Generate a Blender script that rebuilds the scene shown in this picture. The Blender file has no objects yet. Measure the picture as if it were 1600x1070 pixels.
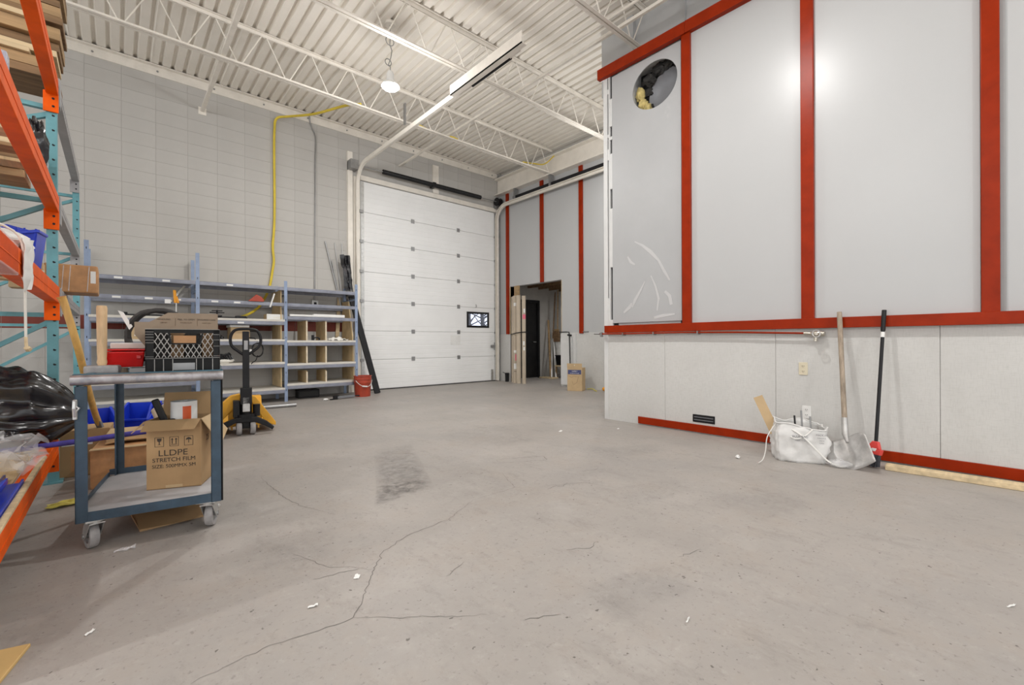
import bpy, bmesh, math, random
from mathutils import Vector, Matrix, noise
SC = bpy.context.scene
COL = SC.collection
R = math.radians
rnd = random.Random(7)
# ------------------------------------------------------------------ camera, light, exposure
cam = bpy.data.cameras.new('camera')
cam.sensor_width = 36.0
cam.lens = 701.3 / 1600 * 36.0
cam.clip_start = 0.02
camo = bpy.data.objects.new('camera', cam)
COL.objects.link(camo)
camo.matrix_world = (Matrix.Translation((0, 0, 1.0)) @ Matrix.Rotation(R(-41.379), 4, 'Z')
                     @ Matrix.Rotation(R(90 - 0.054), 4, 'X') @ Matrix.Rotation(R(-0.259), 4, 'Z'))
SC.camera = camo
SC.view_settings.view_transform = 'Standard'
SC.view_settings.look = 'None'
SC.view_settings.gamma = 1.0
SC.view_settings.use_curve_mapping = False
SC.view_settings.exposure = 0.0
W = bpy.data.worlds.new('world')
SC.world = W
W.use_nodes = True
W.node_tree.nodes['Background'].inputs[0].default_value = (0.99, 0.995, 1.0, 1)
W.node_tree.nodes['Background'].inputs[1].default_value = 1.65
LAMPS = [(2.82, 5.69, 4.5), (2.78, 1.8, 4.5), (2.78, -2.2, 4.5), (-3.2, 1.8, 4.5), (-3.2, -2.2, 4.5), (6.4, 4.6, 4.5)]  # last one is an added, unseen alcove lamp that brightens the far partition
LAMP_W = [(60, 66), (54, 12), (24, 80), (26, 140), (22, 115), (16, 46)]     # downward disk, bare bulb
for p, (wd, wp) in zip(LAMPS, LAMP_W):
    for kind, w, dz in (('AREA', wd, 0.07), ('POINT', wp, 0.115)):
        l = bpy.data.lights.new('high_bay_light', kind)
        l.energy = w
        l.color = (1.0, 0.985, 0.965)
        if kind == 'AREA':
            l.shape = 'DISK'
            l.size = 0.10
        else:
            l.shadow_soft_size = 0.13
        o = bpy.data.objects.new('high_bay_light', l)
        o.location = (p[0], p[1], p[2] - dz)
        COL.objects.link(o)

# ------------------------------------------------------------------ materials
def mat(name, col, rough=0.6, metal=0.0, var=0.08, scale=6.0, bump=0.0, bscale=60.0, spec=0.5, alpha=None, trans=0.0,
        col2=None, dirt=None, stretch=None, dthr=(0.55, 0.75)):
    m = bpy.data.materials.new(name)
    m.use_nodes = True
    nt = m.node_tree
    b = nt.nodes['Principled BSDF']
    b.inputs['Roughness'].default_value = rough
    b.inputs['Metallic'].default_value = metal
    b.inputs['Specular IOR Level'].default_value = spec
    if trans: b.inputs['Transmission Weight'].default_value = trans
    if alpha is not None: b.inputs['Alpha'].default_value = alpha
    tc = nt.nodes.new('ShaderNodeTexCoord')
    vec = tc.outputs['Object']
    if stretch:
        mp = nt.nodes.new('ShaderNodeMapping')
        mp.inputs['Scale'].default_value = stretch
        nt.links.new(vec, mp.inputs[0]); vec = mp.outputs[0]
    n = nt.nodes.new('ShaderNodeTexNoise')
    n.inputs['Scale'].default_value = scale
    n.inputs['Detail'].default_value = 6.0
    n.inputs['Roughness'].default_value = 0.6
    nt.links.new(vec, n.inputs['Vector'])
    r = nt.nodes.new('ShaderNodeValToRGB')
    c2 = col2 or tuple(max(0, c * (1 - 2 * var)) for c in col)
    c1 = col if col2 else tuple(min(1, c * (1 + var)) for c in col)
    r.color_ramp.elements[0].position = 0.3
    r.color_ramp.elements[0].color = (*c2, 1)
    r.color_ramp.elements[1].position = 0.7
    r.color_ramp.elements[1].color = (*c1, 1)
    nt.links.new(n.outputs[0], r.inputs[0])
    out = r.outputs[0]
    if dirt:
        n2 = nt.nodes.new('ShaderNodeTexNoise')
        n2.inputs['Scale'].default_value = scale * 0.37
        n2.inputs['Detail'].default_value = 9.0
        n2.inputs['Roughness'].default_value = 0.7
        nt.links.new(vec, n2.inputs['Vector'])
        r2 = nt.nodes.new('ShaderNodeValToRGB')
        r2.color_ramp.elements[0].position = dthr[0]
        r2.color_ramp.elements[1].position = dthr[1]
        nt.links.new(n2.outputs[0], r2.inputs[0])
        mx = nt.nodes.new('ShaderNodeMixRGB')
        nt.links.new(r2.outputs[0], mx.inputs[0])
        nt.links.new(out, mx.inputs[1])
        mx.inputs[2].default_value = (*dirt, 1)
        out = mx.outputs[0]
    nt.links.new(out, b.inputs['Base Color'])
    if bump:
        n3 = nt.nodes.new('ShaderNodeTexNoise')
        n3.inputs['Scale'].default_value = bscale
        n3.inputs['Detail'].default_value = 4.0
        nt.links.new(vec, n3.inputs['Vector'])
        bp = nt.nodes.new('ShaderNodeBump')
        bp.inputs['Strength'].default_value = bump
        bp.inputs['Distance'].default_value = 0.004
        nt.links.new(n3.outputs[0], bp.inputs['Height'])
        nt.links.new(bp.outputs[0], b.inputs['Normal'])
    return m

def emit(name, col, s):
    m = bpy.data.materials.new(name)
    m.use_nodes = True
    b = m.node_tree.nodes['Principled BSDF']
    b.inputs['Base Color'].default_value = (*col, 1)
    b.inputs['Emission Color'].default_value = (*col, 1)
    b.inputs['Emission Strength'].default_value = s
    return m

def concrete():
    m = mat('concrete', (0.375, 0.347, 0.322), 0.5, var=0.07, scale=1.3, bump=0.18, bscale=35, spec=0.35)
    nt = m.node_tree
    b = nt.nodes['Principled BSDF']
    tc = nt.nodes.new('ShaderNodeTexCoord')
    base = b.inputs['Base Color'].links[0].from_socket
    def layer(base, sc, det, p0, p1, c, fac, rough=0.65, st=None):
        v = tc.outputs['Object']
        if st:
            mp = nt.nodes.new('ShaderNodeMapping'); mp.inputs['Scale'].default_value = st
            mp.inputs['Rotation'].default_value = (0, 0, 0.6)
            nt.links.new(v, mp.inputs[0]); v = mp.outputs[0]
        n = nt.nodes.new('ShaderNodeTexNoise')
        n.inputs['Scale'].default_value = sc; n.inputs['Detail'].default_value = det; n.inputs['Roughness'].default_value = rough
        nt.links.new(v, n.inputs['Vector'])
        r = nt.nodes.new('ShaderNodeValToRGB')
        r.color_ramp.elements[0].position = p0; r.color_ramp.elements[0].color = (0, 0, 0, 1)
        r.color_ramp.elements[1].position = p1; r.color_ramp.elements[1].color = (fac, fac, fac, 1)
        nt.links.new(n.outputs[0], r.inputs[0])
        mx = nt.nodes.new('ShaderNodeMixRGB')
        nt.links.new(r.outputs[0], mx.inputs[0]); nt.links.new(base, mx.inputs[1]); mx.inputs[2].default_value = (*c, 1)
        return mx.outputs[0]
    base = layer(base, 0.7, 8, 0.46, 0.66, (0.31, 0.295, 0.285), 0.45)
    base = layer(base, 2.6, 10, 0.50, 0.68, (0.33, 0.285, 0.245), 0.5, 0.72)
    base = layer(base, 1.8, 9, 0.54, 0.70, (0.45, 0.425, 0.40), 0.45, 0.7)
    base = layer(base, 6.0, 12, 0.53, 0.68, (0.24, 0.22, 0.20), 0.6, 0.82, (1, 0.4, 1))
    base = layer(base, 13, 10, 0.54, 0.68, (0.26, 0.238, 0.22), 0.5, 0.8)
    base = layer(base, 17, 10, 0.55, 0.70, (0.47, 0.445, 0.42), 0.45, 0.8)
    base = layer(base, 45, 4, 0.60, 0.68, (0.20, 0.182, 0.168), 0.6)
    base = layer(base, 28, 2, 0.70, 0.73, (0.09, 0.08, 0.07), 0.8)
    base = layer(base, 1.1, 12, 0.62, 0.70, (0.20, 0.18, 0.16), 0.55, 0.85)
    nt.links.new(base, b.inputs['Base Color'])
    return m

def weave():
    m = mat('woven_vinyl_panel', (0.60, 0.595, 0.575), 0.62, var=0.03, scale=2.0, spec=0.3)
    nt = m.node_tree; b = nt.nodes['Principled BSDF']
    tc = nt.nodes.new('ShaderNodeTexCoord')
    base = b.inputs['Base Color'].links[0].from_socket
    hs = None
    for st in ((1, 30, 260), (1, 260, 30)):
        mp = nt.nodes.new('ShaderNodeMapping'); mp.inputs['Scale'].default_value = st
        nt.links.new(tc.outputs['Object'], mp.inputs[0])
        n = nt.nodes.new('ShaderNodeTexNoise'); n.inputs['Scale'].default_value = 0.6; n.inputs['Detail'].default_value = 3
        nt.links.new(mp.outputs[0], n.inputs['Vector'])
        r = nt.nodes.new('ShaderNodeValToRGB')
        r.color_ramp.elements[0].position = 0.5; r.color_ramp.elements[0].color = (0, 0, 0, 1)
        r.color_ramp.elements[1].position = 0.72; r.color_ramp.elements[1].color = (0.55, 0.55, 0.55, 1)
        nt.links.new(n.outputs[0], r.inputs[0])
        mx = nt.nodes.new('ShaderNodeMixRGB')
        nt.links.new(r.outputs[0], mx.inputs[0]); nt.links.new(base, mx.inputs[1]); mx.inputs[2].default_value = (0.50, 0.495, 0.475, 1)
        base = mx.outputs[0]
    nt.links.new(base, b.inputs['Base Color'])
    return m

M = {}
def defm(k, *a, **kw): M[k] = mat(k, *a, **kw)
M['concrete'] = concrete()
M['weave'] = weave()
defm('block_paint', (0.49, 0.475, 0.45), 0.6, var=0.035, scale=1.5, bump=0.25, bscale=90, spec=0.3)
defm('red_block_paint', (0.21, 0.032, 0.016), 0.55, var=0.12, scale=3)
defm('mortar', (0.44, 0.425, 0.40), 0.75, var=0.05)
defm('deck_paint', (0.87, 0.825, 0.75), 0.55, var=0.03, scale=1.2, spec=0.3)
defm('steel_cream', (0.82, 0.775, 0.70), 0.5, var=0.05, scale=5, dirt=(0.68, 0.63, 0.55))
defm('white_sheet', (0.475, 0.48, 0.482), 0.32, var=0.012, scale=0.8, spec=0.44)
defm('grey_sheet', (0.425, 0.43, 0.435), 0.45, var=0.03, scale=1.6, dirt=(0.48, 0.48, 0.48), dthr=(0.56, 0.62))
defm('white_trim', (0.64, 0.64, 0.63), 0.5, var=0.03)
defm('red_trim', (0.285, 0.022, 0.002), 0.33, var=0.10, scale=7, dirt=(0.25, 0.018, 0.002), spec=0.14)
defm('door_white', (0.86, 0.865, 0.86), 0.45, var=0.02, scale=2)
defm('dark_gap', (0.02, 0.02, 0.022), 0.9)
defm('steel_grey', (0.34, 0.34, 0.34), 0.4, metal=0.7, var=0.1)
defm('shadow_gap_grey', (0.30, 0.30, 0.30), 0.6, var=.03)
defm('galv', (0.60, 0.60, 0.59), 0.38, metal=0.8, var=0.12, scale=12)
defm('black_metal', (0.013, 0.013, 0.015), 0.4, var=0.2, spec=0.28)
defm('black_plastic', (0.012, 0.012, 0.013), 0.38, var=0.2, spec=0.28)
defm('rubber', (0.035, 0.034, 0.033), 0.7, var=0.15)
defm('blue_rack', (0.26, 0.33, 0.47), 0.4, var=0.08, scale=9, metal=0.1)
defm('blue_beam', (0.27, 0.285, 0.345), 0.38, var=0.1, scale=9, metal=0.1, dirt=(0.33, 0.34, 0.37))
defm('melamine', (0.66, 0.63, 0.57), 0.5, var=0.05, scale=5)
defm('ply', (0.60, 0.45, 0.25), 0.65, var=0.12, scale=5, stretch=(8, 1, 1))
defm('ply_edge', (0.74, 0.64, 0.48), 0.65, var=0.08, scale=20)
defm('teal_rack', (0.14, 0.37, 0.42), 0.42, var=0.1, scale=8)
defm('orange_rack', (0.86, 0.115, 0.003), 0.45, var=0.1, scale=6, dirt=(0.70, 0.09, 0.008), spec=0.15)
defm('grey_beam', (0.36, 0.355, 0.36), 0.45, var=0.08, scale=6)
defm('wood', (0.38, 0.25, 0.125), 0.7, var=0.22, scale=3, stretch=(0.5, 6, 6), bump=0.2)
defm('wood_dark', (0.23, 0.14, 0.07), 0.75, var=0.25, scale=3, stretch=(0.5, 6, 6), bump=0.2)
defm('wood_pale', (0.66, 0.52, 0.32), 0.65, var=0.15, scale=3, stretch=(0.5, 7, 7))
defm('handle_wood', (0.70, 0.43, 0.13), 0.4, var=0.12, scale=5, stretch=(6, 6, 1))
defm('grey_wood', (0.36, 0.29, 0.22), 0.7, var=0.2, scale=6, stretch=(8, 8, 1))
defm('mallet_wood', (0.73, 0.51, 0.29), 0.5, var=0.12, scale=8, stretch=(6, 6, 1))
defm('cardboard', (0.43, 0.275, 0.135), 0.8, var=0.07, scale=4)
defm('cardboard_grey', (0.33, 0.26, 0.19), 0.8, var=0.06, scale=4)
defm('cardboard_pale', (0.54, 0.39, 0.22), 0.8, var=0.07, scale=4)
defm('cardboard_orange', (0.52, 0.27, 0.115), 0.55, var=0.16, scale=9, dirt=(0.62, 0.36, 0.2))
defm('print_dark', (0.06, 0.045, 0.035), 0.8)
defm('print_brown', (0.17, 0.11, 0.065), 0.8)
defm('label_white', (0.80, 0.80, 0.78), 0.55, var=0.04)
defm('blue_plastic', (0.012, 0.045, 0.55), 0.3, var=0.12, scale=4)
defm('blue_plastic_dark', (0.012, 0.03, 0.25), 0.28, var=0.2, scale=4)
defm('purple_foam', (0.06, 0.045, 0.30), 0.7, var=0.2, scale=20)
defm('bag_black', (0.010, 0.010, 0.013), 0.24, var=0.2, spec=0.7, bump=0.9, bscale=9, stretch=(0.6, 2.2, 2.2))
defm('poly_white', (0.74, 0.73, 0.70), 0.5, var=0.05, bump=0.2, bscale=30)
defm('cart_blue', (0.035, 0.068, 0.105), 0.42, var=0.2, scale=9, dirt=(0.055, 0.085, 0.12))
defm('cart_worn', (0.42, 0.40, 0.41), 0.35, metal=0.75, var=0.25, scale=14, dirt=(0.10, 0.16, 0.22))
defm('cart_deck', (0.42, 0.42, 0.43), 0.55, var=0.08, scale=4, dirt=(0.33, 0.33, 0.34))
defm('cart_teal', (0.035, 0.12, 0.17), 0.35, var=0.2, scale=6)
defm('wheel_grey', (0.36, 0.35, 0.35), 0.6, var=0.15, scale=20)
defm('red_plastic', (0.72, 0.010, 0.008), 0.22, var=0.12)
defm('jack_yellow', (0.80, 0.40, 0.022), 0.4, var=0.08, scale=6)
defm('bucket_red', (0.40, 0.052, 0.024), 0.42, var=0.12, scale=8)
defm('yellow_hose', (0.70, 0.53, 0.045), 0.45, var=0.08)
defm('blade', (0.52, 0.51, 0.50), 0.45, metal=0.55, var=0.18, scale=9, dirt=(0.62, 0.6, 0.57))
defm('broom_red', (0.75, 0.075, 0.065), 0.4, var=0.06)
defm('bristle', (0.07, 0.075, 0.09), 0.8, var=0.3, scale=30)
defm('bigbag', (0.72, 0.715, 0.70), 0.6, var=0.06, scale=8, bump=0.3, bscale=40)
defm('clear_film', (0.86, 0.86, 0.87), 0.18, var=0.02, alpha=0.33)
defm('outlet_ivory', (0.66, 0.60, 0.45), 0.4, var=0.03)
defm('brass', (0.62, 0.58, 0.50), 0.3, metal=0.85, var=0.15)
defm('insulation', (0.62, 0.50, 0.20), 0.9, var=0.25, scale=14, bump=0.8, bscale=40)
defm('insulation_black', (0.03, 0.028, 0.026), 0.9, var=0.4, scale=14, bump=0.8, bscale=40)
defm('duct', (0.20, 0.205, 0.22), 0.5, metal=0.2, var=0.05)
defm('snow', (0.82, 0.86, 0.9), 0.8, var=0.1)
defm('bark', (0.10, 0.10, 0.11), 0.9, var=0.2)
defm('pink', (0.80, 0.16, 0.25), 0.6)
defm('tape_yellow', (0.78, 0.70, 0.14), 0.5, var=0.12, scale=12)
defm('tube_card', (0.52, 0.44, 0.34), 0.7, var=0.07, scale=3)
defm('orange_clamp', (0.85, 0.36, 0.02), 0.45)
defm('cloth', (0.78, 0.76, 0.70), 0.85, var=0.06)
defm('crack', (0.17, 0.16, 0.15), 0.9)
defm('patch', (0.33, 0.315, 0.30), 0.6, var=0.2, scale=12)
defm('crate', (0.012, 0.012, 0.012), 0.45, var=0.25, spec=0.22)
defm('crate_edge', (0.42, 0.41, 0.39), 0.5, var=0.2)
defm('navy_print', (0.06, 0.075, 0.19), 0.7)
M['lamp'] = emit('lamp_lens', (1.0, 0.98, 0.95), 30.0)
def glassm():
    m = bpy.data.materials.new('window_glass'); m.use_nodes = True
    nt = m.node_tree; nt.nodes.clear()
    o = nt.nodes.new('ShaderNodeOutputMaterial'); t = nt.nodes.new('ShaderNodeBsdfTransparent'); g = nt.nodes.new('ShaderNodeBsdfGlossy')
    g.inputs['Roughness'].default_value = 0.05
    x = nt.nodes.new('ShaderNodeMixShader'); x.inputs[0].default_value = 0.08
    t.inputs[0].default_value = (0.9, 0.93, 1, 1)
    nt.links.new(t.outputs[0], x.inputs[1]); nt.links.new(g.outputs[0], x.inputs[2]); nt.links.new(x.outputs[0], o.inputs[0])
    return m
M['glass'] = glassm()
def stainm():
    m = mat('rubber_stain', (0.13, 0.125, 0.125), 0.7, var=.1)
    nt = m.node_tree; b = nt.nodes['Principled BSDF']
    tc = nt.nodes.new('ShaderNodeTexCoord')
    n = nt.nodes.new('ShaderNodeTexNoise'); n.inputs['Scale'].default_value = 14; n.inputs['Detail'].default_value = 10; n.inputs['Roughness'].default_value = .8
    nt.links.new(tc.outputs['Object'], n.inputs['Vector'])
    at = nt.nodes.new('ShaderNodeAttribute'); at.attribute_name = 'wear'
    ml = nt.nodes.new('ShaderNodeMath'); ml.operation = 'MULTIPLY'
    r = nt.nodes.new('ShaderNodeValToRGB'); r.color_ramp.elements[0].position = .38; r.color_ramp.elements[1].position = .68
    nt.links.new(n.outputs[0], r.inputs[0]); nt.links.new(r.outputs[0], ml.inputs[0]); nt.links.new(at.outputs['Fac'], ml.inputs[1])
    nt.links.new(ml.outputs[0], b.inputs['Alpha'])
    return m
M['stain'] = stainm()

# ------------------------------------------------------------------ mesh builder
WORLD = set()
class MB:
    def __init__(s): s.v = []; s.f = []; s.mi = []; s.cur = 0
    def slot(s, i): s.cur = i; return s
    def add(s, vs, fs):
        n = len(s.v); s.v += [tuple(p) for p in vs]
        for f in fs: s.f.append(tuple(i + n for i in f)); s.mi.append(s.cur)
        return s
    def box(s, x0, x1, y0, y1, z0, z1, fn=None):
        vs = [(x, y, z) for z in (z0, z1) for y in (y0, y1) for x in (x0, x1)]
        if fn: vs = [fn(Vector(p)) for p in vs]
        return s.add(vs, [(0, 2, 3, 1), (4, 5, 7, 6), (0, 1, 5, 4), (2, 6, 7, 3), (0, 4, 6, 2), (1, 3, 7, 5)])
    def bar(s, p, q, w, h, up=(0, 0, 1)):
        p = Vector(p); q = Vector(q); d = (q - p).normalized(); up = Vector(up)
        a = d.cross(up)
        if a.length < 1e-4: a = d.cross(Vector((1, 0, 0)))
        a.normalize(); b = a.cross(d).normalized()
        vs = []
        for c in (p, q):
            for i, j in ((-1, -1), (1, -1), (1, 1), (-1, 1)): vs.append(c + a * (w / 2 * i) + b * (h / 2 * j))
        return s.add(vs, [(0, 1, 2, 3), (7, 6, 5, 4), (0, 4, 5, 1), (1, 5, 6, 2), (2, 6, 7, 3), (3, 7, 4, 0)])
    def tube(s, pts, r, n=8, cap=True, sq=1.0):
        P = [Vector(p) for p in pts]; m = len(P)
        rr = r if isinstance(r, (list, tuple)) else [r] * m
        vs = []; a = None
        for i in range(m):
            d = (P[min(i + 1, m - 1)] - P[max(i - 1, 0)])
            if d.length < 1e-9: d = Vector((0, 0, 1))
            d.normalize()
            if a is None:
                a = d.orthogonal().normalized()
            else:
                a = a - d * a.dot(d)
                if a.length < 1e-6: a = d.orthogonal()
                a.normalize()
            b = d.cross(a)
            for k in range(n):
                t = 2 * math.pi * k / n
                vs.append(P[i] + (a * math.cos(t) + b * (math.sin(t) * sq)) * rr[i])
        fs = []
        for i in range(m - 1):
            for k in range(n):
                k2 = (k + 1) % n
                fs.append((i * n + k, i * n + k2, (i + 1) * n + k2, (i + 1) * n + k))
        if cap:
            fs.append(tuple(range(n - 1, -1, -1))); fs.append(tuple((m - 1) * n + k for k in range(n)))
        return s.add(vs, fs)
    def lathe(s, prof, c=(0, 0, 0), n=24, axis='z', closed=False):
        vs = []; m = len(prof)
        for r, h in prof:
            for k in range(n):
                t = 2 * math.pi * k / n
                x, y = r * math.cos(t), r * math.sin(t)
                p = (x, y, h) if axis == 'z' else ((x, h, y) if axis == 'y' else (h, x, y))
                vs.append((p[0] + c[0], p[1] + c[1], p[2] + c[2]))
        fs = []
        for i in range(m - 1 + (1 if closed else 0)):
            j = (i + 1) % m
            for k in range(n):
                k2 = (k + 1) % n
                fs.append((i * n + k, i * n + k2, j * n + k2, j * n + k))
        return s.add(vs, fs)
    def prism(s, poly, a, b, axis='y'):
        """poly of 2-D points swept between a and b along an axis"""
        n = len(poly); vs = []
        for t in (a, b):
            for p in poly:
                vs.append((p[0], t, p[1]) if axis == 'y' else ((t, p[0], p[1]) if axis == 'x' else (p[0], p[1], t)))
        fs = [tuple(range(n)), tuple(range(2 * n - 1, n - 1, -1))]
        for i in range(n):
            j = (i + 1) % n
            fs.append((i, i + n, j + n, j))
        return s.add(vs, fs)
    def grid(s, nu, nv, fn):
        vs = [fn(i / (nu - 1), j / (nv - 1)) for j in range(nv) for i in range(nu)]
        fs = [(j * nu + i, j * nu + i + 1, (j + 1) * nu + i + 1, (j + 1) * nu + i) for j in range(nv - 1) for i in range(nu - 1)]
        return s.add(vs, fs)
    def mesh(s, name, mats, bevel=0.0, smooth=False, thick=0.0):
        me = bpy.data.meshes.new(name)
        me.from_pydata(s.v, [], s.f)
        for m in (mats if isinstance(mats, (list, tuple)) else [mats]): me.materials.append(M[m] if isinstance(m, str) else m)
        for p, i in zip(me.polygons, s.mi): p.material_index = i
        bm = bmesh.new(); bm.from_mesh(me)
        if thick:
            bmesh.ops.solidify(bm, geom=bm.faces[:], thickness=thick)
        bmesh.ops.recalc_face_normals(bm, faces=bm.faces)
        if bevel:
            es = [e for e in bm.edges if len(e.link_faces) == 2 and e.calc_face_angle(0) > 0.6]
            bmesh.ops.bevel(bm, geom=es, offset=bevel, segments=1 if bevel < 0.004 else 2, affect='EDGES', profile=0.6)
        bm.to_mesh(me); bm.free()
        if smooth:
            for p in me.polygons: p.use_smooth = True
            if smooth != 'all': me.set_sharp_from_angle(angle=R(38))
        return me
    def build(s, name, mats, parent=None, **kw):
        return link(name, s.mesh(name, mats, **kw), parent)

def link(name, me, parent=None):
    o = bpy.data.objects.new(name, me)
    COL.objects.link(o)
    if parent is not None:
        o.parent = parent
        if parent.name in WORLD: o.location = -Vector(parent.location)
    return o
def tag(o, label=None, cat=None, group=None, kind=None):
    if label: o['label'] = label
    if cat: o['category'] = cat
    if group: o['group'] = group
    if kind: o['kind'] = kind
    return o
def thing(name, label, cat, loc=(0, 0, 0), rz=0.0, group=None, world=False):
    o = bpy.data.objects.new(name, None)
    o.empty_display_size = 0.1
    COL.objects.link(o)
    o.location = loc
    o.rotation_euler = (0, 0, rz)
    tag(o, label, cat, group)
    if world: WORLD.add(o.name)
    return o
def copy_tree(o, parent=None):
    c = o.copy(); COL.objects.link(c)
    if parent is not None: c.parent = parent
    for ch in list(o.children): copy_tree(ch, c)
    return c
def text_mesh(name, body, size, parent, matname, mtx, xs=1.0):
    cu = bpy.data.curves.new(name, 'FONT')
    cu.body = body; cu.size = size; cu.align_x = 'CENTER'; cu.align_y = 'CENTER'; cu.extrude = 0.0004
    t = bpy.data.objects.new(name, cu)
    me = bpy.data.meshes.new_from_object(t)
    me.name = name
    bpy.data.objects.remove(t); bpy.data.curves.remove(cu)
    me.materials.clear(); me.materials.append(M[matname])
    me.transform(mtx @ Matrix.Diagonal((xs, 1, 1, 1)))
    return link(name, me, parent)
FRONT = lambda x, y, z: Matrix.Translation((x, y, z)) @ Matrix.Rotation(R(90), 4, 'X')     # faces -Y
def facing_x(x, y, z): return Matrix.Translation((x, y, z)) @ Matrix.Rotation(R(-90), 4, 'Z') @ Matrix.Rotation(R(90), 4, 'X')   # faces -X
def rsq(u0, u1, v0, v1, c, n=3):
    pts = []
    for cx, cy, a0 in ((u1 - c, v1 - c, 0), (u0 + c, v1 - c, 90), (u0 + c, v0 + c, 180), (u1 - c, v0 + c, 270)):
        for k in range(n + 1):
            a = R(a0 + 90 * k / n); pts.append((cx + c * math.cos(a), cy + c * math.sin(a)))
    return pts
def nz(p, s=1.0): return noise.noise(Vector(p) * s)
def fbm(p, s=1.0): return nz(p, s) + 0.5 * nz(p, s * 2.1) + 0.25 * nz(p, s * 4.3)
def solo(mb, name, mats, label, cat, group=None, **kw):
    xs = [v[0] for v in mb.v]; ys = [v[1] for v in mb.v]; zs = [v[2] for v in mb.v]
    c = Vector(((min(xs) + max(xs)) / 2, (min(ys) + max(ys)) / 2, min(zs)))
    mb.v = [tuple(Vector(v) - c) for v in mb.v]
    o = mb.build(name, mats, None, **kw)
    o.location = c
    return tag(o, label, cat, group)
def struct(mb, name, mats, parent=None, **kw):
    o = mb.build(name, mats, parent, **kw)
    if parent is None: o['kind'] = 'structure'
    return o
# ================================================================== ROOM SHELL
XW, YW, XB = 4.75, 9.0, 7.5      # right partition, exterior wall, far partition
floor = struct(MB().box(-7, 11.5, -6, 9.15, -0.12, 0.0), 'floor', 'concrete')
def crack(pts, w):
    m = MB(); P = []
    for (a, b) in zip(pts[:-1], pts[1:]):
        k = max(2, int(math.dist(a, b) / 0.02))
        for i in range(k):
            t = i / k
            P.append(Vector((a[0] + (b[0] - a[0]) * t + fbm((a[0] * 7 + t * 5, b[1], 0), 1.7) * 0.014,
                             a[1] + (b[1] - a[1]) * t + fbm((a[1] * 7 + t * 5, b[0], 5), 1.9) * 0.014, 0)))
    P.append(Vector((*pts[-1], 0)))
    n = len(P); vs = []; fs = []
    for i, p in enumerate(P):
        d = (P[min(i + 1, n - 1)] - P[max(i - 1, 0)]).normalized(); a = Vector((-d.y, d.x, 0))
        ww = w * (0.45 + 0.55 * abs(nz((i * 0.31, 2, w * 100)))) * (0.4 + 0.6 * math.sin(math.pi * min(1, (i + 1) / n * 1.0)))
        vs += [p + a * ww + Vector((0, 0, 0.0012)), p - a * ww + Vector((0, 0, 0.0012))]
    for i in range(n - 1): fs.append((2 * i, 2 * i + 1, 2 * i + 3, 2 * i + 2))
    m.add(vs, fs); m.build('floor_crack', 'crack', floor)
crack([(0.16, 1.615), (0.372, 1.643), (0.527, 1.615), (0.644, 1.607), (0.733, 1.721), (0.844, 1.89), (0.961, 2.03), (1.141, 2.109), (1.398, 2.139), (1.7, 2.30)], 0.0024)
crack([(0.644, 1.607), (0.795, 1.472), (1.015, 1.301)], 0.0016)
crack([(0.80, 3.75), (0.805, 3.2), (0.846, 2.93), (0.95, 2.65)], 0.0022)
crack([(0.844, 1.89), (0.70, 2.06), (0.62, 2.3)], 0.0015)
crack([(2.2, 2.2), (2.5, 2.05), (2.55, 1.85)], 0.0018)
crack([(2.2, 2.62), (2.05, 2.3), (1.7, 2.30)], 0.0016)
crack([(2.42, 2.96), (2.80, 2.77), (2.73, 2.66), (2.38, 2.85), (2.42, 2.96)], 0.0028)
def stain(quad, fade):
    """worn rubber mark: quad corners in order near-left, near-right, far-right, far-left"""
    A, B, C_, D = [Vector((p[0], p[1], .0009)) for p in quad]
    m = MB(); nu, nv = 12, 20
    m.grid(nu, nv, lambda u, v: tuple((A.lerp(B, u)).lerp(D.lerp(C_, u), v)))
    o = m.build('floor_stain', 'stain', floor)
    at = o.data.attributes.new('wear', 'FLOAT', 'POINT')
    for i in range(len(o.data.vertices)):
        u, v = (i % nu) / (nu - 1), (i // nu) / (nv - 1)
        e = min(1, 5 * min(u, 1 - u) + .25) * min(1, 6 * min(v, 1 - v))
        at.data[i].value = e * fade(u, v)
    return o
stain([(1.17, 2.56), (1.62, 2.62), (2.20, 4.02), (1.82, 4.05)], lambda u, v: .55 * (1 - .7 * v))
stain([(1.17, 2.60), (1.60, 2.68), (1.70, 2.95), (1.34, 2.95)], lambda u, v: .5 * (1 - .5 * u))
stain([(2.6, .9), (3.2, .8), (3.4, 1.2), (2.8, 1.4)], lambda u, v: .12)
stain([(1.3, .95), (1.75, .85), (1.85, 1.1), (1.4, 1.2)], lambda u, v: .13)
stain([(2.3, 1.55), (2.9, 1.4), (3.05, 1.7), (2.5, 1.9)], lambda u, v: .12)
stain([(3.1, 2.3), (3.8, 2.1), (3.9, 2.4), (3.3, 2.7)], lambda u, v: .13)
stain([(2.3, 3.4), (3.2, 3.1), (3.6, 4.2), (2.8, 4.5)], lambda u, v: .12)
stain([(.35, 2.2), (.75, 2.1), (.9, 2.5), (.5, 2.7)], lambda u, v: .12)
for g in ([(2.18, 2.13), (2.29, 2.14), (2.30, 2.10), (2.40, 2.13)], [(1.05, 1.62), (1.18, 1.68)], [(.62, 1.98), (.80, 1.94)], [(1.62, 1.45), (1.72, 1.39), (1.80, 1.40)], [(1.95, 1.05), (2.10, 1.02)], [(2.7, 2.25), (2.8, 2.2), (2.86, 2.22)], [(1.1, 1.18), (1.22, 1.12)]):
    crack(g, .0026)
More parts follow.
